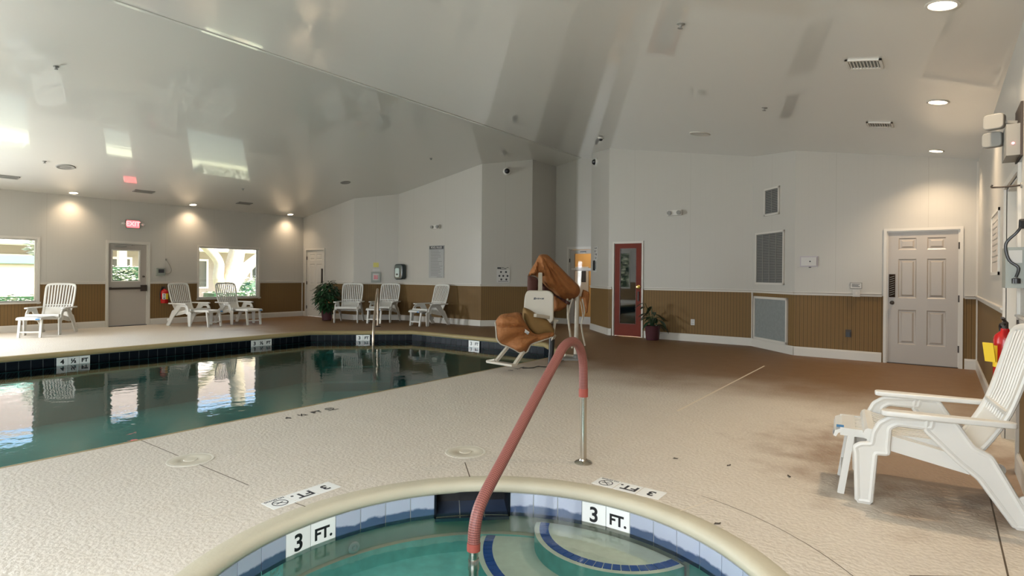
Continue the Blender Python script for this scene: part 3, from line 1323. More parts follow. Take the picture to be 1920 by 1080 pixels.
# door_2 : six panel door on the short wall beside it
o = OPEN['B'][0]
d2 = struct(wall_empty('door_2', 'B'))
casing('B', o, d2)
W_ = o[1] - o[0] - .036
s0, s1 = o[0] + .018, o[1] - .018
c1, c2, c3, c4 = s0 + .12, s0 + W_ / 2 - .04, s0 + W_ / 2 + .04, s1 - .12
ROWS = [(.25, .80), (.98, 1.60), (1.72, 1.90)]
panel_leaf(s0, s1, 2.0, ROWS, [(c1, c2), (c3, c4)]).build('door_leaf', M_trim, d2)
MB().box(s1 - .10, s1 - .06, -.012, .021, 1.02, 1.46).build('push_plate', M_dark, d2)
hinges(d2, s0 - .008, (.28, 1.02, 1.78))

# door_3 : glazed double height door at the back of the recess, an amber lit hall behind
o = OPEN['G'][0]
d3 = struct(wall_empty('door_3', 'G'))
casing('G', o, d3)
s0, s1 = o[0] + .018, o[1] - .018
mb = MB()
for a_, b__, c_, e_ in ((s0, s0 + .13, .02, 2.0), (s1 - .13, s1, .02, 2.0), (s0 + .13, s1 - .13, .02, .22), (s0 + .13, s1 - .13, 1.90, 2.0), (s0 + .13, s1 - .13, 1.44, 1.52)):
    mb.box(a_, b__, .03, .07, c_, e_)
mb.build('door_leaf', M_door, d3)
MB().box(s0 + .13, s1 - .13, .047, .052, .22, 1.90).build('pane', M_glass_thin, d3)
MB().bar((s0 + .06, -.0, 1.49), (s1 - .05, -.0, 1.49), .03, .04).build('push_bar', M_trim, d3)
MB().box(s0 + .3, s0 + .48, .020, .030, 1.935, 1.965).build('door_sign', M_black, d3)
hinges(d3, s0 - .008, (.3, 1.02, 1.72))
# hall seen through it
mb = MB()
mb.box(-1.3, 1.9, 1.6, 1.7, 0, 2.6, 0)
mb.box(-1.3, -1.2, .16, 1.6, 0, 2.6, 0)
mb.box(1.8, 1.9, .16, 1.6, 0, 2.6, 0)
mb.box(-1.3, 1.9, .16, 1.7, 2.5, 2.6, 0)
mb.box(-1.3, 1.9, .15, 1.7, -.1, 0, 1)
hall = struct(mb.build('hall_shell', [M_warmwall, mat('hall_carpet', srgb(120, 96, 66), rough=.9)]))
hp = wpt('G', 0, 0)
hall.location = hp
hall.rotation_euler = (0, 0, wrot('G'))
lp = wpt('G', .3, .9, 2.42)
light('hall_lamp', 'AREA', lp, 9, (1, .80, .52), (0, 0, 0), size=.5)
fb = thing('framed_notice', 'pale notice board with dark picture, on the hall wall behind the glass door', 'notice board', wpt('G', -.05, 1.58, 1.2), wrot('G'))
MB().box(-.42, .22, -.02, .0, -.50, .38).build('board', M_paper, fb)
MB().box(-.02, .14, -.024, -.02, -.08, .26).build('picture', M_ink, fb)

# door_4 : red wood door with a long glass
o = OPEN['I'][0]
d4 = struct(wall_empty('door_4', 'I'))
casing('I', o, d4, .035)
s0, s1 = o[0] + .012, o[1] - .012
g0, g1, gz0, gz1 = s0 + .12, s1 - .115, .27, 1.92
mb = MB()
for a_, b__, c_, e_ in ((s0, g0, .012, 2.02), (g1, s1, .012, 2.02), (g0, g1, .012, gz0), (g0, g1, gz1, 2.02)):
    mb.box(a_, b__, .0, .04, c_, e_)
mb.build('door_leaf', M_woodred, d4)
mb = MB()
for a_, b__, c_, e_ in ((g0, g0 + .012, gz0, gz1), (g1 - .012, g1, gz0, gz1), (g0, g1, gz0, gz0 + .012), (g0, g1, gz1 - .012, gz1)):
    mb.box(a_, b__, -.004, .01, c_, e_)
mb.build('glazing_bead', mat('dark_mahogany', srgb(84, 32, 18), rough=.35), d4)
MB().box(g0 + .011, g1 - .011, .014, .020, gz0 + .011, gz1 - .011).build('pane', M_glass_dark, d4)
knob(d4, s1 - .055, 1.08, M_brass, 0, r=.036)
MB().box(s1 - .075, s1 - .045, -.02, .001, .78, .98).build('door_lock', M_dark, d4)

# door_5 : six panel door with keypad plate, right end of the back wall
o = OPEN['K'][0]
d5 = struct(wall_empty('door_5', 'K'))
casing('K', o, d5, .04)
s0, s1 = o[0] + .012, o[1] - .012
panel_leaf(s0, s1, 2.03, [(.30, .83), (1.01, 1.61), (1.75, 1.93)], [(1.46, 1.69), (1.82, 2.05)]).build('door_leaf', M_door, d5)
knob(d5, s0 + .06, .935, M_dark, .02)
mb = MB()
mb.box(s0 + .02, s0 + .10, -.004, .021, 1.02, 1.375)
for i in range(9):
    mb.bar((s0 + .03, -.007, 1.05 + i * .034), (s0 + .09, -.007, 1.075 + i * .034), .006, .008, 1)
mb.build('push_plate', [mat('aged_bronze_plate', srgb(46, 34, 26), rough=.85, spec=.1), M_grey], d5)
hinges(d5, s1 + .006, (.28, 1.02, 1.80))
MB().box(s0, s1, .0, .12, .0, .012).build('threshold', M_dark, d5)

# door_6 : doorway with white jamb in the right wall
o = OPEN['R'][0]
d6 = struct(wall_empty('door_6', 'R'))
casing('R', o, d6, .05)
s0, s1 = o[0] + .018, o[1] - .018
MB().box(s0, s1, .085, .125, .01, 2.03).build('door_leaf', M_trim, d6)

# ------------------------------------------------------------ outside, beyond the left wall
mb = MB()
mb.box(-60, XL - .14, -30, 70, -.2, -.02)
mb.box(XL - .14, 12, -30, -2.74, -.2, -.02)
struct(mb.build('lawn', M_grass))
bld = thing('courtyard_building', 'long beige building with white eave and posts, seen through the left wall windows', 'building', (-29.5, 16, -.02))
MB().box(-3, 0, -30, 40, 0, 3.4).build('wall', M_stucco2, bld)
MB().box(-3, 2.0, -30, 40, 2.36, 2.68).build('eave', M_extwhite, bld)
MB().box(-4, 1.6, -30, 40, 2.68, 4.4).build('roof', M_stucco2, bld)
for i in range(-9, 10):
    yy = i * 2.5 - 1.2
    MB().box(1.3, 1.58, yy, yy + .28, 0, 2.38).build('post', M_extwhite, bld)
for i in range(-9, 10):
    yy = i * 3.4 + .55
    f = MB()
    f.box(-.02, .05, yy - .1, yy + 1.1, .55, 2.0)
    wf = f.build('window', M_extwhite, bld)
    MB().box(.05, .06, yy, yy + 1.0, .62, 1.9).build('pane', M_extglass, wf)
sh = thing('garden_enclosure', 'low beige rendered enclosure with green capped top outside the leftmost window', 'enclosure', (-22.5, 3.1, -.02))
MB().box(-1.4, 0, -7, 2.5, 0, 1.56).build('wall', M_stucco, sh)
MB().box(-1.5, .12, -7.1, 2.6, 1.56, 1.80).build('roof_edge', M_green, sh)


def blob_leaves(name, c, R, n_, size, m_, parent=None, seed=1, flat=.6, shell=.55):
    rnd = random.Random(seed)
    mb_ = MB()
    for i in range(n_):
        while True:
            p = Vector((rnd.uniform(-1, 1), rnd.uniform(-1, 1), rnd.uniform(-1, 1)))
            if shell < p.length < 1:
                break
        p = Vector((p.x * R[0], p.y * R[1], p.z * R[2])) + Vector(c)
        s_ = size * rnd.uniform(.6, 1.3)
        Mx = Matrix.Translation(p) @ Matrix.Rotation(rnd.uniform(0, 6.28), 4, 'Z') @ Matrix.Rotation(rnd.uniform(-1.2, 1.2), 4, 'X')
        k = len(mb_.v)
        for q in ((-s_, 0, 0), (0, -s_ * flat * .5, s_ * .1), (s_, 0, 0), (0, s_ * flat * .5, s_ * .1)):
            mb_.v.append(tuple(Mx @ Vector(q)))
        mb_.face([k, k + 1, k + 2, k + 3])
    return mb_.build(name, m_, parent)


hedge_lab = {0: ('clipped green hedge under the leftmost window view, before the low enclosure', (-19.6, 4.2), 1.9, .36),
             1: ('tall clipped hedge filling the lower half of the exit door glass', (-20.5, 7.45), 1.0, .77),
             2: ('low clipped hedge outside the square window, in front of the pale tree', (-19.2, 11.3), 2.0, .36)}
for i, (lab, (hx, hy), L, hh) in hedge_lab.items():
    h = thing('hedge', lab, 'hedge', (hx, hy, -.02), group=None)
    mb = MB()
    mb.box(-.35, .35, -L, L, 0, hh * 2 - .06)
    mb.build('inner_branches', M_leaf, h)
    rnd = random.Random(i)
    mb = MB()
    for q in range(2600):
        x_, y_, z_ = rnd.uniform(-.45, .45), rnd.uniform(-L, L), rnd.uniform(0, hh * 2)
        if abs(x_) < .34 and z_ < hh * 2 - .1:
            x_ = .40 if rnd.random() < .8 else -.4
        s_ = rnd.uniform(.03, .07)
        Mx = Matrix.Translation((x_, y_, z_)) @ Matrix.Rotation(rnd.uniform(0, 6.28), 4, 'Z') @ Matrix.Rotation(rnd.uniform(-1.2, 1.2), 4, 'X')
        k = len(mb.v)
        for q_ in ((-s_, 0, 0), (0, -s_ * .4, 0), (s_, 0, 0), (0, s_ * .4, 0)):
            mb.v.append(tuple(Mx @ Vector(q_)))
        mb.face([k, k + 1, k + 2, k + 3])
    mb.build('foliage', M_hedge, h)
sb = thing('shrub', 'small fan leaved shrub rising from the hedge at the leftmost window edge', 'shrub', (-20.6, 5.75, -.02))
blob_leaves('foliage', (0, 0, .75), (.45, .55, .3), 260, .10, M_hedge, sb, 3)
MB().tube([(0, 0, 0), (0, .05, .75)], .03, 6).build('stem', M_bark, sb)
sb = thing('tree', 'leafy tree branch mass at the top right of the leftmost window view', 'tree', (-24.3, 6.35, -.02))
blob_leaves('foliage', (0, 0, 2.25), (.6, .6, .75), 700, .11, M_hedge, sb, 4)
MB().tube([(0, .2, 0), (0, .1, 1.2), (0, 0, 2.6)], [.12, .1, .06], 8).build('trunk', M_bark, sb)
# big forked tree outside the square window
tr = thing('tree', 'large pale barked tree with forked trunk filling the square window view', 'tree', (-22.0, 11.4, -.02))
mb = MB()
P_ = lambda *p: smooth_path(p, 6)


def limb(pts, rad):
    pp = P_(*pts)
    rr_ = []
    for i in range(len(pp)):
        t_ = i / (len(pp) - 1) * (len(rad) - 1)
        j = min(int(t_), len(rad) - 2)
        rr_.append(rad[j] + (rad[j + 1] - rad[j]) * (t_ - j))
    mb.tube(pp, rr_, 14)


limb([(0, 0, 0), (0, .0, .5), (0, .05, 1.0), (.1, .18, 1.7), (.2, .28, 2.6), (.2, .4, 4.5)], [.42, .36, .33, .30, .28, .2])
limb([(0, .05, .6), (.1, .40, 1.25), (.2, .85, 1.75), (.2, 1.4, 2.15), (.3, 2.4, 2.7)], [.26, .24, .20, .16, .10])
limb([(0, -.1, .4), (0, -.38, 1.1), (.1, -.42, 1.7), (.1, -.80, 2.2), (.2, -1.5, 2.7), (.2, -2.2, 3.6)], [.26, .20, .17, .17, .15, .1])
mb.build('trunk', M_bark, tr, smooth=True, sharp=80)
blob_leaves('foliage', (.3, .6, 5.4), (2.6, 3.2, 1.3), 2200, .12, M_hedge, tr, 6)
nh = thing('hedge', 'tall evergreen hedge outside the near wall, mirrored in the red door glass', 'hedge', (-14.2, -10.5, -.02))
MB().box(-5, 5, -.8, -.3, 0, 3.6).build('inner_branches', M_leaf, nh)
blob_leaves('foliage', (0, 0, 1.9), (5, .7, 2.0), 3500, .14, M_hedge, nh, 21, .6, .3)
ac = thing('garden_shrub', 'rounded olive green shrub behind the forked tree, right side', 'shrub', (-25.5, 14.3, -.02))
blob_leaves('foliage', (0, 0, .62), (.8, .9, .6), 700, .08, M_hedge, ac, 9)
MB().lathe([(.7, .05), (.75, .5), (.4, .9), (.05, 1.0)], 12).build('inner_branches', M_leaf, ac)


# ------------------------------------------------------------ lounge chair (resin, with pull-out footrest)
def S(s, z):
    return (s - .34, z)


def make_chair(label):
    root = thing('lounge_chair', label, 'chair', group='white resin lounge chairs around the pool')
    front = round_poly([S(.655, 0), S(.722, 0), S(.730, .29), S(.738, .322), S(.705, .345), S(.652, .352), S(.643, .42), S(.615, .478), S(.56, .518), S(.36, .532), S(.37, .478), S(.53, .480), S(.566, .455), S(.574, .34), S(.57, .305), S(.632, .30)], .012, 2)
    rear = round_poly([S(.005, 0), S(.16, .237), S(.25, .315), S(.40, .468), S(.39, .533), S(.27, .532), S(.185, .40), S(.11, .362), S(.044, .237), S(-.03, .09), S(-.085, .025), S(-.085, 0)], .012, 2)
    for sy in (1, -1):
        for nm, poly in (('front_leg', front), ('rear_leg', rear)):
            m_ = MB()
            m_.add_mesh(curve_mesh([poly], .006, .003, 2), Matrix.Translation((0, sy * .305, 0)) @ XZ)
            # stiffening rim all round the moulded web
            m_.tube([(p_[0], sy * .305, max(p_[1], .016)) for p_ in offset_poly(poly, -.003)], .016, 8, closed=True)
            if nm == 'rear_leg':
                m_.lathe([(.036, -.006), (.036, .006)], 14, M=Matrix.Translation((-.375, sy * .305, .145)) @ Matrix.Rotation(radians(90), 4, 'X'))
            o_ = m_.build('leg', M_resin, root, smooth=True, sharp=35)
        # moulded rib on the front leg
        arm = round_poly([(.262, -.035), (.262, .035), (.05, .042), (-.20, .030), (-.325, .022), (-.325, -.025), (-.20, -.022), (.05, -.030)], .025, 3)
        m_ = MB()
        m_.add_mesh(curve_mesh([arm], .007, .008, 3), Matrix.Translation((0, sy * .322, .546)))
        m_.build('armrest', M_resin, root, smooth=True, sharp=50)
    # seat: apron plus slats running front to back
    m_ = MB()
    zt = lambda x: .335 + (x + .14) * (.105 / .49)      # seat top height along x
    for sy in (1, -1):
        P0, P1 = Vector((-.15, sy * .272, zt(-.15) - .045)), Vector((.33, sy * .272, zt(.33) - .05))
        m_.bar(P0, P1, .028, .085)
    for i in range(9):
        yy = -.226 + i * .0565
        m_.bar((-.17, yy, zt(-.17) - .012), (.30, yy, zt(.30) - .012), .040, .016)
    for xx in (-.16, .05, .22):
        m_.bar((xx, -.27, zt(xx) - .032), (xx, .27, zt(xx) - .032), .03, .024)
    lip_ = [(.345, .425), (.355, .400), (.350, .375), (.335, .370), (.300, .400), (.295, .428), (.33, .434)]
    k = len(m_.v)
    for yy in (-.285, .285):
        for x, z in lip_:
            m_.v.append((x, yy, z))
    n7 = len(lip_)
    for i in range(n7):
        j = (i + 1) % n7
        m_.face([k + i, k + j, k + n7 + j, k + n7 + i])
    m_.face([k + i for i in range(n7)][::-1])
    m_.face([k + n7 + i for i in range(n7)])
    m_.build('seat', M_resin, root)
    # backrest: bent frame with slats
    def bk(y_, v_):
        """v_ 0..1 up the back"""
        pts = [(.185, .315), (.115, .42), (.05, .53), (-.005, .68), (-.045, .84), (-.085, .985), (-.105, 1.035)]
        t_ = v_ * (len(pts) - 1)
        j = min(int(t_), len(pts) - 2)
        f_ = t_ - j
        s_ = pts[j][0] * (1 - f_) + pts[j + 1][0] * f_
        z_ = pts[j][1] * (1 - f_) + pts[j + 1][1] * f_
        s_ -= .004 * (1 - (y_ / .27) ** 2) * min(1, v_ * 2)
        return Vector((s_ - .34, y_, z_))
    m_ = MB()
    side = [(.235, 0), (.245, .2), (.258, .4), (.268, .6), (.268, .78), (.255, .88), (.215, .955), (.14, .992), (.05, 1.0)]
    rim = [bk(y_, v_) for y_, v_ in side] + [bk(-y_, v_) for y_, v_ in side[::-1]]
    rim = smooth_path(rim, 3)
    m_.tube(rim, .024, 8, flat=.62)
    for i in range(9):
        f_ = (i - 4) / 4
        pts = []
        for q in range(9):
            v_ = .34 + (.955 - .05 * f_ * f_ * abs(f_) - .34) * q / 8
            pts.append(bk(f_ * (.190 + .03 * v_), v_))
        m_.tube(pts, .0165, 8, flat=.42)
    # solid lower panel
    nq = 6
    k = len(m_.v)
    for q in range(nq + 1):
        v_ = .02 + .34 * q / nq
        for y_ in (-.232, -.12, 0, .12, .232):
            p = bk(y_, v_)
            m_.v.append(tuple(p))
    for q in range(nq + 1):
        v_ = .02 + .34 * q / nq
        for y_ in (-.232, -.12, 0, .12, .232):
            p = bk(y_, v_) + Vector((-.012, 0, -.004))
            m_.v.append(tuple(p))
    o2 = (nq + 1) * 5
    for q in range(nq):
        for c_ in range(4):
            a_ = k + q * 5 + c_
            m_.face([a_, a_ + 1, a_ + 6, a_ + 5])
            m_.face([a_ + o2, a_ + o2 + 5, a_ + o2 + 6, a_ + o2 + 1])
    for q in range(nq):
        a_ = k + q * 5
        m_.face([a_, a_ + 5, a_ + 5 + o2, a_ + o2])
        a_ = k + q * 5 + 4
        m_.face([a_, a_ + o2, a_ + 5 + o2, a_ + 5])
    m_.bar(bk(-.26, .40), bk(.26, .40), .03, .02)
    m_.build('backrest', M_resin, root, smooth=True, sharp=35)
    return root


def add_footrest(root, fe, label_mat=True):
    """fe: local x of the footrest feet"""
    m_ = MB()
    x1 = fe + .015
    x0 = x1 - .56
    for i in range(7):
        yy = -.150 + i * .05
        m_.bar((x0, yy, .386), (x1 - .06, yy, .392), .036, .014)
    for sy in (1, -1):
        m_.bar((x0, sy * .195, .372), (x1 - .01, sy * .195, .380), .022, .045)
    for xx in (x0 + .02, x1 - .2, x1 - .06):
        m_.bar((xx, -.19, .375), (xx, .19, .375), .03, .022)
    # curled tip
    lip_ = [(x1 - .09, .402), (x1 - .02, .400), (x1 + .018, .382), (x1 + .026, .350), (x1 + .012, .345), (x1 - .0, .368), (x1 - .03, .382), (x1 - .09, .386)]
    k = len(m_.v)
    n8 = len(lip_)
    for yy in (-.21, .21):
        for x, z in lip_:
            m_.v.append((x, yy, z))
    for i in range(n8):
        j = (i + 1) % n8
        m_.face([k + i, k + j, k + n8 + j, k + n8 + i])
    m_.face([k + i for i in range(n8)][::-1])
    m_.face([k + n8 + i for i in range(n8)])
    f = m_.build('footrest', M_resin, root)
    for sy in (1, -1):
        l = MB()
        l.bar((fe, sy * .18, .0), (fe - .055, sy * .18, .372), .042, .036)
        l.build('leg', M_resin, f)
    MB().bar((fe - .016, -.18, .11), (fe - .016, .18, .11), .03, .03).build('crossbar', M_resin, f)
    s_ = MB()
    s_.box(x1 + .0275, x1 + .0285, .12, .19, .352, .376)
    s_.box(x1 - .03, x1 + .01, .13, .195, .4015, .4025)
    s_.build('sticker', M_bluelabel, f)
    return f


CHAIRS = [
    (-15.02, 4.02, 321.6, .84, 'white slatted resin lounge chair with footrest out, left of the exit door'),
    (-14.95, 6.80, 15.0, .82, 'white resin lounge chair beside the fire extinguisher, its back turned toward the door'),
    (-14.75, 7.82, 5.0, .82, 'white slatted resin lounge chair standing in front of the square window'),
    (-12.95, 10.05, 309.0, 0, 'white resin lounge chair right beside the bushy potted plant'),
    (-12.35, 10.78, 296.0, .72, 'white resin lounge chair behind the pool grab rail, under the red alarm box'),
    (-10.65, 10.82, 266.0, .50, 'white resin lounge chair below the pool rules sign, back leaning to the right'),
    (-.04, 4.28, 187.0, .466, 'large white resin lounge chair in the right foreground, back against the right wall')]
proto = make_chair(CHAIRS[0][4])
copies = [proto] + [copy_tree(proto) for _ in CHAIRS[1:]]
for c, (x, y, yaw, fe, lab) in zip(copies, CHAIRS):
    c.location = (x, y, 0)
    c.rotation_euler = (0, 0, radians(yaw))
    c['label'] = lab
    if fe:
        add_footrest(c, fe)

# ------------------------------------------------------------ hand rails
RB = Vector((-2.0, 3.56, 0))
LOW = Vector((-1.80, 2.14, -.05))
rl = thing('spa_handrail', 'curved steel handrail with red woven sleeve between deck and spa', 'handrail', RB)
dirv = (LOW - RB)
dirv.z = 0
dist = dirv.length
e = dirv.normalized()


def rp(d, z):
    return Vector((e.x * d, e.y * d, z))


path = smooth_path([rp(0, .0), rp(.005, .3), rp(.01, .55), rp(.02, .70), rp(.07, .80), rp(.19, .868), rp(.35, .855), rp(.50, .766), rp(.797, .573), rp(1.112, .363), rp(1.34, .212), rp(1.415, .12), rp(1.434, .0), rp(1.432, -.18), rp(1.432, -.5)], 8)
i0 = min(range(len(path)), key=lambda i: abs(path[i].z - .49) + (10 if i > 30 else 0))
i1 = min(range(len(path)), key=lambda i: abs(path[i].z + .015) + (10 if i < 60 else 0))
MB().tube(path, .0235, 20).build('pipe', M_steel, rl, smooth=True)
MB().tube(path[i0:i1 + 1], .0305, 24, uvs=True).build('sleeve', M_sleeve, rl, smooth=True, sharp=60)
MB().tube(path[i0 - 1:i0 + 2], .0325, 20).build('sleeve_band', M_band, rl, smooth=True, sharp=60)
MB().tube(path[i1 - 2:i1 + 1], .0325, 20).build('sleeve_band', M_band, rl, smooth=True, sharp=60)
MB().lathe([(.062, 0), (.062, .006), (.052, .014), (.030, .020), (.026, .030)], 28).build('flange', M_steel, rl, smooth=True)
MB().lathe([(.027, -.11), (.027, -.06), (.0245, -.055)], 20, c=tuple(rp(1.432, 0))).build('collar', M_steel, rl, smooth=True)

# pool grab rail at the far corner of the pool
GB = Vector((-11.25, 9.6, 0))
gr = thing('pool_handrail', 'slim bronze coloured grab rail on the far pool edge, running down into the water', 'handrail', GB)
ge = (Vector((-9.85, 8.25, 0)) - GB)
gd = ge.length
ge.normalize()
gp = smooth_path([Vector((0, 0, 0)), Vector((0, 0, .45)), ge * .03 + Vector((0, 0, .84)), ge * .14 + Vector((0, 0, .93)), ge * .35 + Vector((0, 0, .86)), ge * 1.05 + Vector((0, 0, .43)), ge * 1.45 + Vector((0, 0, .16)), ge * 1.56 + Vector((0, 0, -.1)), ge * 1.58 + Vector((0, 0, -.42))], 8)
MB().tube(gp, .028, 14).build('pipe', mat('worn_bronze_steel', srgb(196, 182, 164), rough=.3, metal=.8), gr, smooth=True)
MB().lathe([(.075, 0), (.075, .01), (.03, .03)], 20).build('flange', M_dark, gr, smooth=True)

# ------------------------------------------------------------ pool lift, built in its own frame turned 36.5 degrees
CR = radians(YAW)


def cam_pt(X, Y):
    return (X * cos(CR) - Y * sin(CR), X * sin(CR) + Y * cos(CR))


LX, LY = .60, 8.6


def lp_(px, py, Y):
    """point of the lift frame: measured frontal offsets, metres"""
    return Vector(((px - 960) / 1085 * Y - LX, Y - LY, CAMZ - (py - 517) / 1085 * Y))


lift = thing('pool_lift', 'pool access lift with white seat back and footrest, mast standing near the pool edge', 'pool lift', (*cam_pt(LX, LY), 0), CR)
# mast and frame
mb = MB()
mb.tube([lp_(1083, 540, 9.1), lp_(1082, 600, 9.1), lp_(1081, 664, 9.1)], .034, 16)
mb.build('mast', M_offwhite, lift, smooth=True)
mb = MB()
p = lp_(1081, 664, 9.1)
mb.box(p.x - .22, p.x + .16, p.y - .18, p.y + .22, 0, .028)
mb.lathe([(.07, .028), (.07, .05), (.045, .07)], 16, c=(p.x, p.y, 0))
mb.box(p.x - .30, p.x - .20, p.y - .10, p.y + .10, 0, .05)
mb.build('base_plate', M_grey, lift)
mb = MB()
mb.tube(smooth_path([lp_(1064, 560, 8.8), lp_(1066, 595, 8.8), lp_(1070, 625, 8.8), lp_(1074, 652, 8.9)], 5), .017, 10)
mb.tube(smooth_path([lp_(1074, 560, 8.8), lp_(1068, 580, 8.8), lp_(1066, 600, 8.8)], 5), .014, 10)
mb.tube([lp_(1060, 666, 9.0), lp_(1081, 668, 9.1)], .02, 10)
mb.build('frame_tube', M_offwhite, lift, smooth=True)
mb = MB()
mb.tube(smooth_path([lp_(1092, 560, 9.2), lp_(1096, 585, 9.2), lp_(1091, 606, 9.2), lp_(1093, 625, 9.2), lp_(1098, 648, 9.2)], 6), .013, 8)
mb.tube(smooth_path([lp_(1089, 565, 9.2), lp_(1093, 590, 9.2), lp_(1092, 607, 9.2)], 6), .02, 8, flat=.3)
mb.build('strap', M_offwhite, lift, smooth=True)
# arm reaching from mast to seat, under the cover
mb = MB()
mb.bar(lp_(1083, 556, 9.35), lp_(1014, 514, 8.80), .05, .06)
mb.bar(lp_(1014, 514, 8.84), lp_(1013, 515, 8.58), .05, .05)
mb.bar(lp_(1013, 515, 8.60), lp_(1013, 560, 8.35), .06, .06)
mb.build('arm', M_offwhite, lift)
mb = MB()
mb.tube([lp_(1036, 626, 8.35), lp_(1035, 660, 8.35), lp_(1033, 688, 8.35)], [.045, .04, .038], 12)
mb.build('actuator', M_black, lift, smooth=True)
mb = MB()
mb.bar(lp_(1042, 600, 8.3), lp_(1038, 632, 8.3), .05, .03)
mb.bar(lp_(1030, 598, 8.3), lp_(1047, 602, 8.3), .03, .03)
mb.bar(lp_(1040, 628, 8.3), lp_(1034, 640, 8.35), .05, .05)
mb.build('link', M_offwhite, lift)
# seat back panel
sbk = MB()
pts = [(983, 603), (986, 556), (990, 547), (1030, 547), (1037, 553), (1037, 600), (1030, 606), (1004, 600)]
c0 = lp_(1010, 575, 8.12)
poly = round_poly([((px - 1010) / 1085 * 8.12, -(py - 575) / 1085 * 8.12) for px, py in pts][::-1], .05, 4)
sbk.add_mesh(curve_mesh([poly], .014, .014, 3), Matrix.Translation(c0) @ Matrix.Rotation(radians(-12), 4, 'Z') @ XZ)
sb_o = sbk.build('seat_back', M_offwhite, lift, smooth=True, sharp=50)
lg = MB()
Sh = Matrix(((1, .25, 0, 0), (0, 1, 0, 0), (0, 0, 1, 0), (0, 0, 0, 1)))
lgm = MB()
for i, (a_, b__, h_) in enumerate(((-.075, -.045, .03), (-.040, -.020, .018), (-.016, .004, .022), (.008, .030, .015), (.034, .070, .02))):
    k = len(lgm.v)
    lgm.v += [(a_, -.031, -h_ / 2), (b__, -.031, -h_ / 2), (b__ + .006, -.031, h_ / 2), (a_ + .008, -.031, h_ / 2)]
    lgm.face([k, k + 1, k + 2, k + 3])
lgm.v = [tuple(Matrix.Translation(c0 + Vector((.01, 0, .11))) @ Matrix.Rotation(radians(-12), 4, 'Z') @ Vector(v)) for v in lgm.v]
lgm.build('emblem', M_black, sb_o)
mb = MB()
mb.bar(lp_(1004, 592, 7.85), lp_(1037, 597, 8.15), .05, .045)
mb.build('armrest', M_offwhite, lift)
# footrest
mb = MB()
mb.bar(lp_(956, 648, 7.95), lp_(932, 678, 7.85), .05, .035)
mb.bar(lp_(983, 660, 7.75), lp_(966, 685, 7.65), .05, .035)
mb.bar(lp_(918, 679, 7.95), lp_(966, 686, 7.60), .10, .028)
mb.tube([lp_(914, 679, 7.98), lp_(930, 676, 7.88)], .018, 8)
mb.build('footrest', M_offwhite, lift)


def cloth_solid(name, px_pts, Y, depth, mat_, parent, folds=(), seed=1, tilt=0.0, n_grid=26, conc=None, skew=(0, 0), radial=None):
    """rounded fabric volume whose side outline is given as measured points at distance Y"""
    from mathutils.geometry import delaunay_2d_cdt
    P2 = [Vector(((px - 960) / 1085 * Y - LX, CAMZ - (py - 517) / 1085 * Y)) for px, py in px_pts]
    P3 = [Vector((p.x, p.y, 0)) for p in P2]
    cl_ = smooth_path(P3 + [P3[0]], 4)[:-1]
    out = [Vector((p.x, p.y)) for p in cl_]
    xs = [p.x for p in out]
    zs = [p.y for p in out]
    inner_ = []
    for i in range(1, n_grid):
        for j in range(1, n_grid):
            p = Vector((min(xs) + (max(xs) - min(xs)) * i / n_grid, min(zs) + (max(zs) - min(zs)) * j / n_grid))
            ins = False
            dm = 9
            for a_ in range(len(out)):
                q, r = out[a_], out[(a_ + 1) % len(out)]
                if (q.y > p.y) != (r.y > p.y) and p.x < (r.x - q.x) * (p.y - q.y) / (r.y - q.y) + q.x:
                    ins = not ins
                d_ = r - q
                t_ = max(0, min(1, (p - q).dot(d_) / max(d_.dot(d_), 1e-9)))
                dm = min(dm, (p - (q + d_ * t_)).length)
            if ins and dm > .012:
                inner_.append((p, dm))
    allp = out + [p for p, _ in inner_]
    dist_ = [0] * len(out) + [d_ for _, d_ in inner_]
    ed = [(i, (i + 1) % len(out)) for i in range(len(out))]
    res = delaunay_2d_cdt(allp, ed, [], 1, 1e-5)
    vs, fs = res[0], res[2]
    org = res[3]
    mb_ = MB()
    mx_ = max(dist_)
    def ydisp(i, p):
        src = org[i][0] if org[i] else 0
        d_ = dist_[src] / mx_
        h = depth * sqrt(max(0, 1 - (1 - d_) ** 2))
        f = 0
        if radial:
            ax, az_, amp, kf = radial
            th_ = atan2(p.y - az_, p.x - ax)
            rr_ = hypot(p.x - ax, p.y - az_)
            wv_ = sin(kf * th_ + 1.2 * sin(2.3 * th_)) + .45 * sin(2.1 * kf * th_ + 1)
            f += amp * wv_ * min(1, rr_ * 3.0) * min(1, d_ * 4 + .15)
        for (fx, fz, ang, wl, amp) in folds:
            u = (p.x - fx) * cos(ang) + (p.y - fz) * sin(ang)
            f += amp * sin(2 * pi * u / wl + 1.7 * sin(5 * (p.x + p.y))) * min(1, d_ * 3)
        return h, f
    n_ = len(vs)
    for sg in (-1, 1):
        for i, p in enumerate(vs):
            h, f = ydisp(i, p)
            if conc and sg < 0:
                h *= conc
            yy = sg * (h + f) + (p.x - xs[0]) * skew[0] + (p.y - zs[0]) * skew[1]
            mb_.v.append((p.x, Y - LY + yy, p.y))
    for f_ in fs:
        mb_.face([i for i in f_])
        mb_.face([i + n_ for i in f_][::-1])
    o_ = mb_.build(name, mat_, parent, smooth=True, sharp=75)
    bmx = bmesh.new()
    bmx.from_mesh(o_.data)
    bmesh.ops.remove_doubles(bmx, verts=bmx.verts, dist=.0006)
    bmesh.ops.recalc_face_normals(bmx, faces=bmx.faces)
    bmx.to_mesh(o_.data)
    bmx.free()
    return o_


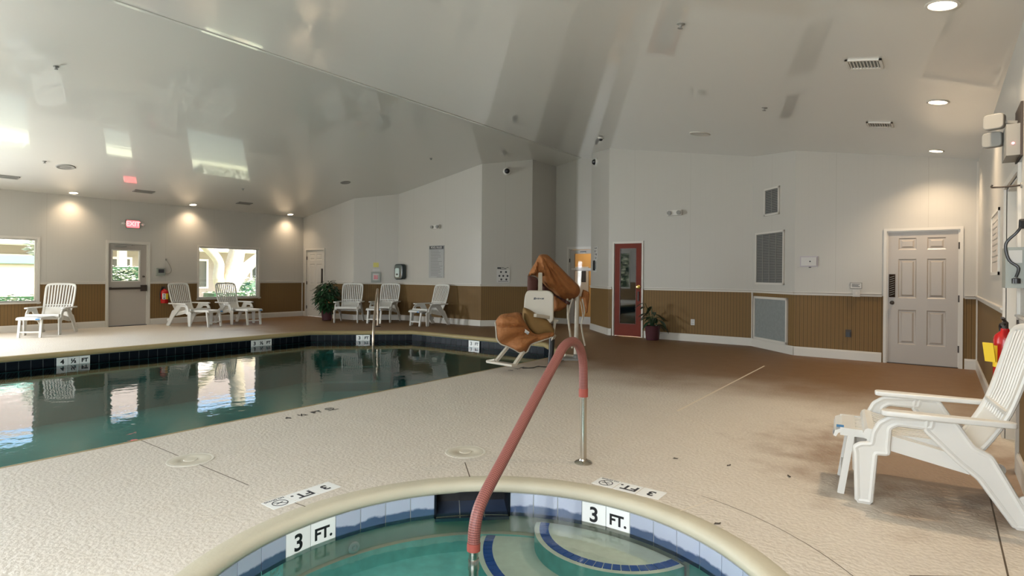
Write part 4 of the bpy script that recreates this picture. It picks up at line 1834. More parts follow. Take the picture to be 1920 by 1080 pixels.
cov = thing('lift_cover', 'orange canvas cover draped like a tent over the top of the pool lift', 'cover', (*cam_pt(LX, LY), 0), CR)
c7_ = lambda L_: [(900 + x / 4.5, 460 + y / 4.5) for x, y in L_]
cloth_solid('canvas', c7_([(405, 262), (425, 215), (465, 150), (490, 100), (510, 78), (560, 76), (600, 98), (680, 175), (760, 250), (820, 305), (862, 345), (876, 390), (858, 440), (810, 462), (740, 474), (690, 455), (640, 410), (600, 378), (560, 355), (530, 318), (500, 285), (470, 262), (440, 258)]), 8.75, .24, M_orange, cov,
            folds=[(0, 1.2, .35, .31, .008)], skew=(.55, 0), radial=(-.18, 1.66, .050, 13), n_grid=44)
cloth_solid('lower_flap', c7_([(610, 418), (650, 425), (700, 462), (745, 478), (752, 500), (690, 548), (640, 562), (612, 556)]), 8.85, .10, M_orange, cov, folds=[(0, 1, .2, .1, .01)], n_grid=12)
cloth_solid('rear_flap', c7_([(868, 372), (905, 385), (925, 410), (918, 490), (905, 575), (885, 540), (868, 480), (855, 440)]), 9.3, .05, M_orange, cov, folds=[(0, 1, .2, .08, .008)], n_grid=12)
cloth_solid('lining', c7_([(402, 262), (440, 262), (485, 285), (490, 330), (480, 400), (430, 410), (402, 400)]), 8.62, .06, M_maroon, cov, n_grid=10)
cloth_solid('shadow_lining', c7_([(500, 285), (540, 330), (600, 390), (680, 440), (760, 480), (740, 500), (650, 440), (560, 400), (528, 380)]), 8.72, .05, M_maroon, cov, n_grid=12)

sc = thing('seat_cover', 'orange canvas cover slumped over the pool lift seat, below the white seat back', 'cover', (*cam_pt(LX, LY), 0), CR)
cloth_solid('seat_canvas', c7_([(132, 655), (150, 618), (185, 588), (250, 578), (335, 572), (375, 640), (430, 720), (480, 752), (560, 740), (622, 735), (632, 755), (612, 775), (520, 808), (440, 838), (412, 880), (395, 908), (350, 912), (318, 898), (285, 878), (235, 858), (180, 838), (148, 795), (140, 730)]), 7.85, .20, M_orange, sc,
            folds=[(0, .5, 2.2, .34, .010)], radial=(-.10, .62, .048, 7), n_grid=40)
cloth_solid('back_canvas', c7_([(368, 525), (420, 545), (480, 580), (560, 618), (600, 660), (632, 732), (560, 760), (490, 770), (440, 745), (400, 700), (372, 640), (360, 580)]), 8.08, .13, M_olive, sc, folds=[(0, .6, 1.0, .22, .010)], n_grid=18)
pp = [lp_(*q, 7.80) for q in c7_([(132, 655), (140, 730), (148, 795), (180, 838), (235, 858), (285, 878), (350, 912), (398, 905), (420, 868), (440, 838), (520, 808), (612, 775)])]
MB().tube(smooth_path(pp, 4), .010, 8).build('piping', M_offwhite, sc, smooth=True)
pp = [lp_(*q, 7.98) for q in c7_([(345, 575), (340, 640), (365, 690), (400, 730), (440, 775)])]
mb = MB()
mb.tube(smooth_path(pp, 4), .045, 8, flat=.5)
mb.build('belt', M_maroon, sc, smooth=True)
p = lp_(*c7_([(392, 730)])[0], 7.72)
MB().box(p.x - .045, p.x + .045, p.y - .012, p.y + .012, p.z - .02, p.z + .02, M=Matrix.Translation(p) @ Matrix.Rotation(radians(35), 4, 'Y') @ Matrix.Translation(-p)).build('buckle', M_chrome, sc)

# ------------------------------------------------------------ potted plants


def leafy(parent, name, c, R, n_, L, W_, m_, seed, droop=.5, shell=.35):
    rnd = random.Random(seed)
    mb_ = MB()
    for i in range(n_):
        while True:
            p = Vector((rnd.uniform(-1, 1), rnd.uniform(-1, 1), rnd.uniform(-1, 1)))
            if shell < p.length < 1:
                break
        q = Vector((p.x * R[0], p.y * R[1], p.z * R[2])) + Vector(c)
        az = atan2(p.y, p.x) + rnd.uniform(-.6, .6)
        s_ = rnd.uniform(.7, 1.25)
        d = Vector((cos(az), sin(az), rnd.uniform(-.7, .7)))
        d.normalize()
        x = d.cross(Vector((0, 0, 1))).normalized()
        k = len(mb_.v)
        for t_, w_ in ((0, .05), (.3, .9), (.6, 1.0), (.85, .5), (1, .02)):
            cpt = q + d * L * s_ * t_ - Vector((0, 0, droop * L * t_ * t_))
            up = Vector((0, 0, 1))
            mb_.v.append(tuple(cpt + x * W_ * s_ * w_ / 2 + up * .01))
            mb_.v.append(tuple(cpt))
            mb_.v.append(tuple(cpt - x * W_ * s_ * w_ / 2 + up * .01))
        for j in range(4):
            a_ = k + j * 3
            mb_.face([a_, a_ + 1, a_ + 4, a_ + 3])
            mb_.face([a_ + 1, a_ + 2, a_ + 5, a_ + 4])
    return mb_.build(name, m_, parent)


pl = thing('potted_plant', 'bushy dark green plant in a plum pot, beside the left corner door', 'plant', (-13.80, 9.95, 0), 0, None)
leafy(pl, 'foliage', (0, 0, .66), (.30, .30, .44), 420, .16, .075, M_leaf, 5, .5, .2)
MB().lathe([(.10, 0), (.13, .02), (.155, .26), (.165, .28), (.15, .28), (.14, .25), (.02, .25)], 22).build('pot', M_pot, pl, smooth=True)
MB().tube([(0, 0, .24), (.01, 0, .6), (0, .02, .95)], [.02, .016, .008], 8).build('stem', M_dark, pl)
pl = thing('potted_plant', 'broad leaved plant with arching dark leaves, beside the red wooden door', 'plant', (-4.76, 11.32, 0), 0, None)
mb = MB()
rnd = random.Random(12)
st = MB()
for i in range(26):
    az = rnd.uniform(0, 6.28)
    el = rnd.uniform(.35, 1.0)
    h = rnd.uniform(.28, .78)
    r_ = rnd.uniform(.02, .24)
    q = Vector((cos(az) * r_ + .02, sin(az) * r_, h))
    if q.y > .12:
        q.y = .12
    st.tube([(0, 0, .22), (q.x * .4, q.y * .4, h * .7), tuple(q)], .006, 5)
    d = Vector((cos(az), sin(az) * .7, rnd.uniform(-.35, .25))).normalized()
    x = d.cross(Vector((0, 0, 1))).normalized()
    L, W_ = rnd.uniform(.16, .25), rnd.uniform(.07, .11)
    k = len(mb.v)
    for t_, w_ in ((0, .08), (.2, .75), (.45, 1.0), (.7, .8), (.9, .35), (1, .02)):
        cpt = q + d * L * t_ - Vector((0, 0, .5 * L * t_ * t_))
        if cpt.y > .22:
            cpt.y = .22
        mb.v.append(tuple(cpt + x * W_ * w_ / 2 + Vector((0, 0, .012 * w_))))
        mb.v.append(tuple(cpt))
        mb.v.append(tuple(cpt - x * W_ * w_ / 2 + Vector((0, 0, .012 * w_))))
    for j in range(5):
        a_ = k + j * 3
        mb.face([a_, a_ + 1, a_ + 4, a_ + 3])
        mb.face([a_ + 1, a_ + 2, a_ + 5, a_ + 4])
mb.build('foliage', M_leaf2, pl)
st.build('stem', M_leaf, pl)
MB().lathe([(.12, 0), (.135, .02), (.155, .28), (.165, .30), (.15, .30), (.14, .26), (.02, .26)], 22).build('pot', M_pot, pl, smooth=True)

# ------------------------------------------------------------ ceiling fittings


def on_ceiling(name, label, cat, x, y, group=None):
    o_ = thing(name, label, cat, (x, y, ceil_z(x)), 0, group)
    sl = atan2(SLOPE, 1) * (1 if x < RIDGE_X else -1)
    o_.rotation_euler = (0, -sl, 0)
    return o_


RIGHT_Y = [4.73, 7.35, 10.23]
DL = [(-.0, 4.73, 'recessed ceiling downlight nearest the camera, upper right corner'),
      (-.03, 7.33, 'middle recessed ceiling downlight of the three in the right hand row'),
      (-.06, 10.15, 'recessed ceiling downlight right in front of the white keypad door'),
      (-15.62, 4.57, 'recessed ceiling downlight between the leftmost window and the exit door'),
      (-15.62, 7.15, 'recessed ceiling downlight above the chair beside the fire extinguisher'),
      (-15.62, 9.95, 'recessed ceiling downlight at the far left corner, right of the square window'),
      ]
ring_mesh = None
first = None
for i, (x, y, lab) in enumerate(DL):
    if first is None:
        o_ = on_ceiling('downlight', lab, 'ceiling light', x, y, 'recessed downlights along the side walls')
        mb = MB()
        mb.lathe([(.085, .0), (.098, -.001), (.100, -.006), (.092, -.010), (.080, -.008), (.078, .012), (.078, .03), (.02, .03)], 32)
        mb.build('trim_ring', M_trim, o_, smooth=True)
        mb = MB()
        mb.lathe([(.0765, .0), (.0765, -.002), (.06, -.006), (.03, -.008), (.001, -.008)], 28)
        mb.build('lens', M_lens, o_, smooth=True)
        first = o_
    else:
        o_ = copy_tree(first)
        o_['label'] = lab
        o_.location = (x, y, ceil_z(x))
        o_.rotation_euler = (0, -atan2(SLOPE, 1) * (1 if x < RIDGE_X else -1), 0)
    light('downlight_lamp', 'SPOT', (x, y, ceil_z(x) - .03), 38 if x < -8 else 85, (1, .77, .53), (0, 0, 0), spot_size=radians(128), spot_blend=1.0, shadow_soft_size=.07)
for y in (2.0, -.7, -3.3):
    for x in (-.0, -15.62):
        light('downlight_lamp', 'SPOT', (x, y, ceil_z(x) - .03), 34, (1, .77, .52), (0, 0, 0), spot_size=radians(128), spot_blend=1.0, shadow_soft_size=.07)


def grille(name, label, x, y, wx, wy, white=True, n_=9):
    o_ = on_ceiling(name, label, 'vent', x, y, None)
    f = MB()
    b__ = .022
    for a_, b2, c_, d_ in ((-wx / 2, wx / 2, -wy / 2, -wy / 2 + b__), (-wx / 2, wx / 2, wy / 2 - b__, wy / 2), (-wx / 2, -wx / 2 + b__, -wy / 2, wy / 2), (wx / 2 - b__, wx / 2, -wy / 2, wy / 2)):
        f.box(a_, b2, c_, d_, -.014, .004)
    f.build('frame', M_vent if white else M_grey, o_)
    MB().box(-wx / 2 + b__, wx / 2 - b__, -wy / 2 + b__, wy / 2 - b__, -.003, .003).build('backing', M_mesh if white else M_ventdark, o_)
    s_ = MB()
    for i in range(n_):
        xx = -wx / 2 + b__ + (wx - 2 * b__) * (i + .5) / n_
        s_.box(xx - .006, xx + .002, -wy / 2 + b__, wy / 2 - b__, -.012, -.002)
    s_.build('louvres', M_vent if white else M_grey, o_)


grille('ceiling_vent', 'white square ceiling vent nearer the camera, right side of the ceiling', -.55, 5.95, .28, .26)
grille('ceiling_vent', 'small white ceiling vent farther back on the right, near the keypad door wall', -.61, 8.46, .28, .26)
grille('ceiling_vent', 'long dark ceiling vent at the far left edge, above the leftmost window', -14.96, 3.25, .18, .42, False)
grille('ceiling_vent', 'long dark ceiling vent just above the exit sign', -14.94, 5.73, .18, .42, False)
grille('ceiling_vent', 'long dark ceiling vent above the square window', -15.0, 8.19, .18, .38, False)
for lab, x, y, r_, m_ in (('flat round grey ceiling speaker at the left, above the leftmost chair', -13.89, 3.93, .16, M_grey),
                          ('flat round ceiling speaker before the left back corner, above the potted plant', -12.28, 9.38, .13, M_grey),
                          ('flat round white ceiling speaker in front of the beige wall with the red door', -3.2, 9.5, .17, M_vent)):
    o_ = on_ceiling('ceiling_speaker', lab, 'speaker', x, y, None)
    MB().lathe([(r_, .003), (r_, -.006), (r_ - .015, -.014), (r_ - .02, -.012)], 28).build('rim', M_trim if m_ is M_vent else m_, o_, smooth=True)
    MB().lathe([(r_ - .02, -.009), (r_ * .5, -.013), (.001, -.014)], 28).build('grille', m_, o_, smooth=True)
for lab, x, y in (('small ceiling sprinkler head left of the flat grey speaker, leftmost', -13.72, 3.55),
                  ('small ceiling sprinkler head in the bright window reflection, upper left', -9.71, 2.63),
                  ('small ceiling sprinkler head above the square window vent', -13.83, 7.51),
                  ('small ceiling sprinkler head above the wall with the pool rules sign', -9.8, 9.95),
                  ('small ceiling sprinkler head right of centre near the top edge', -1.75, 4.7),
                  ('small ceiling sprinkler head in front of the wall grille column', -1.77, 7.64)):
    o_ = on_ceiling('sprinkler_head', lab, 'sprinkler', x, y)
    MB().lathe([(.035, .002), (.035, -.004), (.012, -.01), (.01, -.03), (.022, -.034), (.022, -.038), (.001, -.040)], 14).build('head', M_grey, o_, smooth=True)
o_ = on_ceiling('dome_camera', 'small round black ceiling camera near the narrow angled wall corner', 'camera', -5.46, 10.32)
MB().lathe([(.06, .002), (.06, -.014), (.045, -.02)], 18).build('base', M_vent, o_, smooth=True)
MB().lathe([(.043, -.018), (.038, -.04), (.02, -.056), (.001, -.06)], 18).build('dome', M_black, o_, smooth=True)


# ------------------------------------------------------------ wall fittings
def on_wall(name, label, cat, n, s, z, group=None):
    p = wpt(n, s, 0, z)
    return thing(name, label, cat, p, wrot(n), group)


def text_on(parent, txt, size, x, y, z, m_, bold=0, name='lettering', align='CENTER'):
    mb_ = MB()
    mb_.add_mesh(text_mesh(txt, size, .0008, bold, align), Matrix.Translation((x, y, z)) @ XZ)
    return mb_.build(name, m_, parent)


# exit sign
o_ = on_wall('exit_sign', 'lit red exit sign with two lamp heads above the glazed door', 'exit sign', 'A', 10.83, 2.475)
MB().box(-.155, .155, -.05, 0, -.10, .10).build('housing', M_grey, o_)
fx = MB().box(-.135, .135, -.054, -.05, -.085, .085).build('face', M_exit, o_)
text_on(fx, 'EXIT', .15, 0, -.0555, 0, M_exit_txt, .004)
for sx in (-1, 1):
    mb = MB()
    mb.lathe([(.035, 0), (.04, .02), (.03, .05), (.01, .055)], 14, M=Matrix.Translation((sx * .22, -.06, 0)) @ Matrix.Rotation(radians(90), 4, 'X'))
    mb.bar((sx * .15, -.03, 0), (sx * .22, -.05, 0), .015, .015)
    mb.build('lamp_head', M_vent, o_, smooth=True)
# wall phone box with cord
o_ = on_wall('wall_telephone', 'small grey wall telephone box with dangling cord right of the exit door', 'telephone', 'A', 11.47, 1.315)
MB().box(-.10, .09, -.07, 0, -.10, .10).build('box', M_greybox, o_)
MB().box(-.07, .06, -.075, -.07, -.02, .07).build('cover', M_ink, o_)
mb = MB()
mb.tube(smooth_path([(.09, -.03, -.02), (.20, -.05, -.03), (.25, -.03, .06), (.20, -.02, .20), (.13, -.02, .31)], 6), .008, 8)
mb.build('cord', M_grey, o_, smooth=True)
MB().box(.115, .145, -.03, 0, .29, .34).build('hook', M_grey, o_)


def extinguisher(label, n, s, z, r_=.075, h=.36, tagged=False, off=.02):
    o2 = on_wall('fire_extinguisher', label, 'fire extinguisher', n, s, z)
    c = (0, -r_ - off, 0)
    MB().lathe([(r_ * .9, 0), (r_, .015), (r_, h * .8), (r_ * .85, h * .88), (r_ * .4, h * .95), (r_ * .35, h)], 24, c=c).build('cylinder', M_red, o2, smooth=True)
    v = MB()
    v.lathe([(.018, h), (.018, h + .04), (.010, h + .05)], 12, c=c)
    v.bar((c[0] - .02, c[1], h + .05), (c[0] + .09, c[1] - .02, h + .075), .018, .012)
    v.bar((c[0] - .02, c[1], h + .035), (c[0] + .085, c[1] - .02, h + .025), .018, .010)
    v.build('handle', M_dark, o2)
    ho = MB()
    ho.tube(smooth_path([(c[0] - .02, c[1], h + .03), (c[0] - .08, c[1] - .02, h + .01), (c[0] - r_ - .015, c[1], h * .7), (c[0] - r_ - .012, c[1], h * .3)], 6), .010, 8)
    ho.build('hose', M_black, o2, smooth=True)
    lb = MB()
    for i in range(8):
        a0, a1 = radians(215 + i * 13), radians(215 + (i + 1) * 13)
        k = len(lb.v)
        R = r_ + .0015
        for a_, zz in ((a0, h * .28), (a1, h * .28), (a1, h * .68), (a0, h * .68)):
            lb.v.append((c[0] + R * cos(a_), c[1] + R * sin(a_), zz))
        lb.face([k, k + 1, k + 2, k + 3], 0 if i < 4 else 1)
        for zz0, zz1 in ((.32, .40), (.46, .50), (.56, .62)):
            if 0 < i < 3:
                k = len(lb.v)
                R = r_ + .0022
                for a_, zz in ((a0, h * zz0), (a1, h * zz0), (a1, h * zz1), (a0, h * zz1)):
                    lb.v.append((c[0] + R * cos(a_), c[1] + R * sin(a_), zz))
                lb.face([k, k + 1, k + 2, k + 3], 2)
    lb.build('label_band', [M_paper, M_yellow, M_black], o2)
    MB().box(-.03, .03, -off - .002, 0, h * .5, h + .06).build('bracket', M_dark, o2)
    return o2, c, h


extinguisher('red fire extinguisher hung on the tan panelling right of the exit door', 'A', 11.53, .53, .085, .36)

# alarm box, notes
o_ = on_wall('alarm_box', 'small grey framed red alarm pull box on the short angled wall', 'alarm box', 'C', .62, 1.22)
MB().box(-.13, .13, -.05, 0, -.15, .15).build('housing', M_greybox, o_)
MB().box(-.085, .085, -.056, -.05, -.085, .105).build('face', M_paper, o_)
MB().box(-.055, .055, -.062, -.056, -.06, .06).build('button', M_red, o_)
o_ = on_wall('paper_note', 'yellow paper note above the red alarm box', 'note', 'C', .62, 1.57)
MB().box(-.075, .075, -.004, 0, -.065, .065).build('sheet', mat('faded_yellow_paper', srgb(205, 196, 110), rough=.6), o_)
o_ = on_wall('paper_note', 'thin pale paper strip between yellow note and red alarm box', 'note', 'C', .63, 1.425)
MB().box(-.10, .10, -.004, 0, -.035, .035).build('sheet', M_paper, o_)
# dispenser
o_ = on_wall('soap_dispenser', 'dark rounded dispenser with clear front near the left back wall corner', 'dispenser', 'D', .16, 1.38)
mb = MB()
mb.add_mesh(curve_mesh([rrect(-.13, .15, -.19, .19, .06)], .05, .03, 3), Matrix.Translation((0, -.08, 0)) @ XZ)
mb.build('housing', mat('dark_smoked_plastic', srgb(40, 52, 54), rough=.15), o_, smooth=True)
mb = MB()
mb.add_mesh(curve_mesh([rrect(-.10, .06, -.15, .10, .04)], .004, .004, 2), Matrix.Translation((0, -.165, 0)) @ XZ)
mb.build('front', mat('pale_clear_plastic', srgb(172, 190, 190), rough=.1), o_, smooth=True)
MB().box(-.06, .02, -.176, -.168, -.10, -.05).build('spout', M_black, o_)


def emergency_light(label, n, s, z):
    o2 = on_wall('emergency_light', label, 'emergency light', n, s, z)
    MB().box(-.15, .15, -.07, 0, -.05, .055).build('housing', M_vent, o2)
    for sx in (-1, 1):
        mb_ = MB()
        mb_.lathe([(.036, 0), (.045, .02), (.045, .035), (.001, .035)], 16, M=Matrix.Translation((sx * .10, -.07, .0)) @ Matrix.Rotation(radians(90), 4, 'X'))
        mb_.build('lamp_head', M_grey, o2, smooth=True)
    return o2


emergency_light('white twin head emergency light above the pool rules sign', 'D', 1.51, 2.60)
emergency_light('white twin head emergency light high on the wall right of the red door', 'I', 1.52, 2.62)

# pool rules sign
o_ = on_wall('rules_sign', 'tall grey pool rules sign with black heading on the back wall', 'sign', 'D', 1.52, 1.66)
MB().box(-.28, .28, -.012, 0, -.44, .44).build('board', mat('grey_sign_board', srgb(150, 150, 147), rough=.4), o_)
MB().box(-.26, .26, -.016, -.012, .34, .425).build('heading_bar', M_black, o_)
text_on(o_, 'POOL RULES', .072, 0, -.0175, .382, M_paper, .001)
mb = MB()
rnd = random.Random(3)
for i in range(17):
    zz = .29 - i * .041
    L_ = rnd.uniform(.26, .44)
    mb.box(-.21, -.21 + L_, -.0135, -.012, zz - .007, zz + .007)
mb.box(.02, .22, -.0135, -.012, -.42, -.405)
mb.build('text_rows', mat('grey_text', srgb(120, 120, 118), rough=.6), o_)

# icon sign on E
o_ = on_wall('safety_sign', 'white pictogram sign with a dark flag heading, left of the orange lift cover', 'sign', 'E', .57, 1.32)
MB().box(-.17, .17, -.010, 0, -.20, .13).build('board', M_paper, o_)
MB().box(-.17, .17, -.008, 0, .135, .20).build('heading_board', M_wall, o_)
MB().box(-.155, -.06, -.012, -.008, .15, .19).build('flag', M_ink, o_)
mb = MB()
for x_, z_, w_ in ((-.02, .185, .07), (.05, .165, .06), (.11, .185, .05), (-.0, .148, .16)):
    mb.box(x_ - w_ / 2, x_ + w_ / 2, -.0105, -.008, z_ - .005, z_ + .005)
for x_, z_ in ((-.06, .07), (.07, .07), (-.10, -.03), (0, -.03), (.11, -.03), (-.05, -.12), (.08, -.12)):
    mb.lathe([(.026, 0), (.026, .002), (.001, .0022)], 14, M=Matrix.Translation((x_, -.010, z_)) @ Matrix.Rotation(radians(90), 4, 'X'))
mb.box(-.13, .13, -.0125, -.010, -.175, -.165)
mb.build('pictograms', M_ink, o_)


def wall_camera(label, n, s, z):
    o2 = on_wall('wall_camera', label, 'camera', n, s, z)
    mb_ = MB()
    Mx = Matrix.Rotation(radians(90), 4, 'X')
    mb_.lathe([(.10, 0), (.10, .03), (.085, .05), (.07, .055)], 24, M=Mx)
    mb_.build('base', M_vent, o2, smooth=True)
    mb_ = MB()
    mb_.lathe([(.068, .052), (.066, .08), (.05, .105), (.02, .12), (.001, .122)], 20, M=Mx)
    mb_.build('dome', M_black, o2, smooth=True)


wall_camera('black and white dome camera high on the angled wall above the pictogram sign', 'E', .64, 3.98)
wall_camera('black and white dome camera high on the narrow wall left of the red door', 'H', .44, 4.02)

# H wall notices
o_ = on_wall('notice_sheet', 'white notice with small black symbols on the narrow wall, above the black card reader', 'notice', 'H', .42, 1.85)
MB().box(-.13, .13, -.006, 0, -.15, .16).build('sheet', M_paper, o_)
mb = MB()
for x_, z_, w_, h_ in ((-.05, .12, .05, .03), (.05, .12, .05, .03), (-.05, .05, .05, .05), (.05, .055, .03, .02), (-.04, -.02, .04, .03), (.05, -.03, .05, .05), (0, -.10, .14, .012), (0, -.125, .12, .012)):
    mb.box(x_ - w_ / 2, x_ + w_ / 2, -.008, -.006, z_ - h_ / 2, z_ + h_ / 2)
mb.build('symbols', M_ink, o_)
o_ = on_wall('card_reader', 'tall black card reader on a white plate, on the narrow wall beside the recess', 'reader', 'H', .36, 1.56)
MB().box(-.10, .14, -.008, 0, -.15, .14).build('plate', M_paper, o_)
MB().box(-.08, .02, -.035, -.008, -.12, .12).build('body', M_black, o_)
MB().box(.065, .10, -.012, -.008, -.09, .10).build('strip', M_ink, o_)


def wall_grille(label, n, s, z, w_, h_, cols, mt, mm, name='wall_vent', rows=16):
    o2 = on_wall(name, label, 'vent', n, s, z)
    b__ = .035
    f = MB()
    for a_, b2, c_, d_ in ((-w_ / 2, w_ / 2, -h_ / 2, -h_ / 2 + b__), (-w_ / 2, w_ / 2, h_ / 2 - b__, h_ / 2), (-w_ / 2, -w_ / 2 + b__, -h_ / 2, h_ / 2), (w_ / 2 - b__, w_ / 2, -h_ / 2, h_ / 2)):
        f.box(a_, b2, -.022, .0, c_, d_)
    f.build('frame', mt, o2)
    MB().box(-w_ / 2 + b__, w_ / 2 - b__, -.006, -.001, -h_ / 2 + b__, h_ / 2 - b__).build('backing', mm, o2)
    s_ = MB()
    for i in range(rows):
        zz = -h_ / 2 + b__ + (h_ - 2 * b__) * (i + .5) / rows
        s_.box(-w_ / 2 + b__, w_ / 2 - b__, -.014, -.006, zz - .006, zz + .004)
    for i in range(1, cols):
        xx = -w_ / 2 + b__ + (w_ - 2 * b__) * i / cols
        s_.box(xx - .006, xx + .006, -.018, -.006, -h_ / 2 + b__, h_ / 2 - b__)
    s_.build('louvres', M_grey, o2)
    return o2


wall_grille('small louvred wall grille, topmost on the narrow angled wall', 'J', .62, 2.68, .46, .50, 2, M_trim, M_ventdark, rows=14)
wall_grille('tall louvred wall grille in the middle of the narrow angled wall', 'J', .56, 1.66, .88, .96, 4, M_trim, M_ventdark, rows=30)
o_ = on_wall('filter_panel', 'white framed grey filter grille low on the narrow angled wall', 'vent', 'J', .60, .555)
f = MB()
w_, h_, b__ = 1.02, .80, .04
for a_, b2, c_, d_ in ((-w_ / 2, w_ / 2, -h_ / 2, -h_ / 2 + b__), (-w_ / 2, w_ / 2, h_ / 2 - b__, h_ / 2), (-w_ / 2, -w_ / 2 + b__, -h_ / 2, h_ / 2), (w_ / 2 - b__, w_ / 2, -h_ / 2, h_ / 2)):
    f.box(a_, b2, -.030, .0, c_, d_)
f.build('frame', M_trim, o_)
MB().box(-w_ / 2 + b__, w_ / 2 - b__, -.012, -.001, -h_ / 2 + b__, h_ / 2 - b__).build('mesh_screen', M_mesh, o_)

# K wall items
o_ = on_wall('thermostat', 'white framed thermostat box on the wall left of the keypad door', 'thermostat', 'K', .22, 1.58)
MB().box(-.135, .135, -.012, 0, -.09, .09).build('backplate', mat('lilac_grey_plastic', srgb(168, 160, 166), rough=.4), o_)
MB().box(-.115, .115, -.03, -.012, -.07, .07).build('cover', M_paper, o_)
MB().lathe([(.012, 0), (.012, .003), (.001, .0035)], 12, M=Matrix.Translation((.02, -.03, .0)) @ Matrix.Rotation(radians(90), 4, 'X')).build('button', M_black, o_)
MB().box(-.0, .03, -.02, -.0, -.105, -.09).build('latch', M_dark, o_)
o_ = on_wall('small_sign', 'small framed grey plaque just above the white chair rail, left of the keypad door', 'sign', 'K', .90, 1.19)
MB().box(-.085, .085, -.010, 0, -.05, .05).build('frame', M_grey, o_)
MB().box(-.075, .075, -.013, -.010, -.04, .04).build('plate', M_paper, o_)
mb = MB()
for i in range(3):
    mb.box(-.055, .055 - .02 * (i % 2), -.0145, -.013, .018 - i * .018, .026 - i * .018)
mb.build('text_rows', M_ink, o_)
o_ = on_wall('switch_box', 'small white switch box fixed over the chair rail, under the grey plaque', 'switch', 'K', .91, 1.07)
MB().box(-.05, .05, -.05, 0, -.055, .055).build('box', M_paper, o_)
MB().box(-.012, .012, -.056, -.05, -.02, .02).build('rocker', M_vent, o_)
o_ = on_wall('wall_outlet', 'dark wall socket low on the tan panelling left of the keypad door', 'socket', 'K', .80, .42)
MB().box(-.04, .04, -.010, 0, -.06, .06).build('plate', M_dark, o_)
MB().box(-.025, .025, -.035, -.010, -.05, .02).build('plug', M_black, o_)
o_ = on_wall('wall_outlet', 'white wall socket low on the tan panelling right of the potted plant', 'socket', 'I', 1.90, .39)
MB().box(-.04, .04, -.008, 0, -.06, .06).build('plate', M_paper, o_)
mb = MB()
for zz in (-.025, .025):
    mb.box(-.014, -.008, -.0095, -.008, zz - .008, zz + .008)
    mb.box(.008, .014, -.0095, -.008, zz - .008, zz + .008)
mb.build('slots', M_ink, o_)

# right wall items ; s measured from the back corner
RS = lambda y: 10.7 - y
o_ = on_wall('control_box', 'grey enamel control box with black cable on the right wall', 'control box', 'R', RS(4.95), 1.385)
MB().box(-.16, .10, -.10, 0, -.13, .13).build('housing', M_greybox, o_)
MB().box(-.19, -.16, -.05, 0, -.13, .13).build('flange', M_greybox, o_)
MB().box(.1, .104, -.085, -.02, .03, .11).build('side_label', M_paper, o_)
mb = MB()
mb.tube(smooth_path([(.12, -.02, .27), (.13, -.05, .22), (.12, -.10, .15), (.12, -.085, .05), (.13, -.04, .0), (.12, -.05, -.06)], 8), .009, 8)
mb.tube([(.11, -.02, .25), (.13, -.02, .30)], .02, 10)
mb.lathe([(.022, 0), (.022, .03), (.012, .035)], 12, c=(.125, -.05, -.10))
mb.build('cable', M_black, o_, smooth=True)
o_, c, h = extinguisher('red fire extinguisher with yellow tag on the right wall behind the large chair', 'R', RS(5.10), .62, .062, .36)
mb = MB()
Mt = Matrix.Translation((c[0] + .075, c[1] - .075, h - .16)) @ Matrix.Rotation(radians(-35), 4, 'Z') @ Matrix.Rotation(radians(12), 4, 'Y')
mb.box(-.003, .003, -.045, .020, -.065, .065, 0, Mt)
mb.build('tag', M_yellow, o_)
o_ = on_wall('emergency_light', 'grey emergency light with swivel heads and red pilot lamps high on the right wall', 'emergency light', 'R', RS(5.25), 2.30)
MB().box(-.16, .16, -.085, -.012, -.16, .05).build('housing', M_grey, o_)
MB().box(-.18, .18, -.014, 0, -.17, .19).build('backplate', M_dark, o_)
for x_, z_ in ((-.02, .10), (-.15, .0)):
    mb = MB()
    mb.add_mesh(curve_mesh([rrect(-.05, .05, -.045, .045, .02)], .02, .008, 2), Matrix.Translation((x_ + .06, -.14, z_)) @ Matrix.Rotation(radians(70), 4, 'Z') @ XZ)
    lh = mb.build('lamp_head', M_grey, o_, smooth=True)
    mb = MB()
    mb.bar((x_ + .06, -.02, z_ - .02), (x_ + .06, -.12, z_), .02, .02)
    mb.build('bracket', M_grey, o_)
mb = MB()
mb.lathe([(.007, 0), (.007, .004), (.001, .006)], 10, M=Matrix.Translation((.16, -.05, -.08)) @ Matrix.Rotation(radians(90), 4, 'Y'))
mb.build('pilot_lamp', mat('red_pilot', (1, .25, .25, 1), emis=(1, .15, .18, 1), estr=12), o_)
o_ = on_wall('wall_hook', 'thin dark metal hook rod sticking out of the right wall beside the doorway', 'hook', 'R', RS(5.12), 1.94)
mb = MB()
mb.tube(smooth_path([(0, .0, 0), (0, -.08, -.005), (-.02, -.14, -.002), (-.05, -.155, .004), (-.05, -.15, .02)], 5), .006, 8)
mb.build('rod', M_dark, o_, smooth=True)
MB().lathe([(.02, 0), (.018, .008), (.006, .01)], 12, M=Matrix.Rotation(radians(90), 4, 'X')).build('base', M_grey, o_, smooth=True)
o_ = on_wall('framed_sign', 'clear framed notice on the right wall between the corner and the doorway', 'sign', 'R', RS(7.35), 1.66)
MB().box(-.44, .44, -.006, 0, -.28, .28).build('sheet', mat('faded_notice', srgb(186, 178, 168), rough=.25), o_)
f = MB()
for a_, b2, c_, d_ in ((-.47, .47, -.31, -.28), (-.47, .47, .28, .31), (-.47, -.44, -.31, .31), (.44, .47, -.31, .31)):
    f.box(a_, b2, -.014, 0, c_, d_)
f.build('frame', M_vent, o_)
mb = MB()
for i in range(8):
    mb.box(-.36, .30 - (i % 3) * .08, -.0068, -.006, .20 - i * .055, .212 - i * .055)
mb.build('text_rows', M_grey, o_)
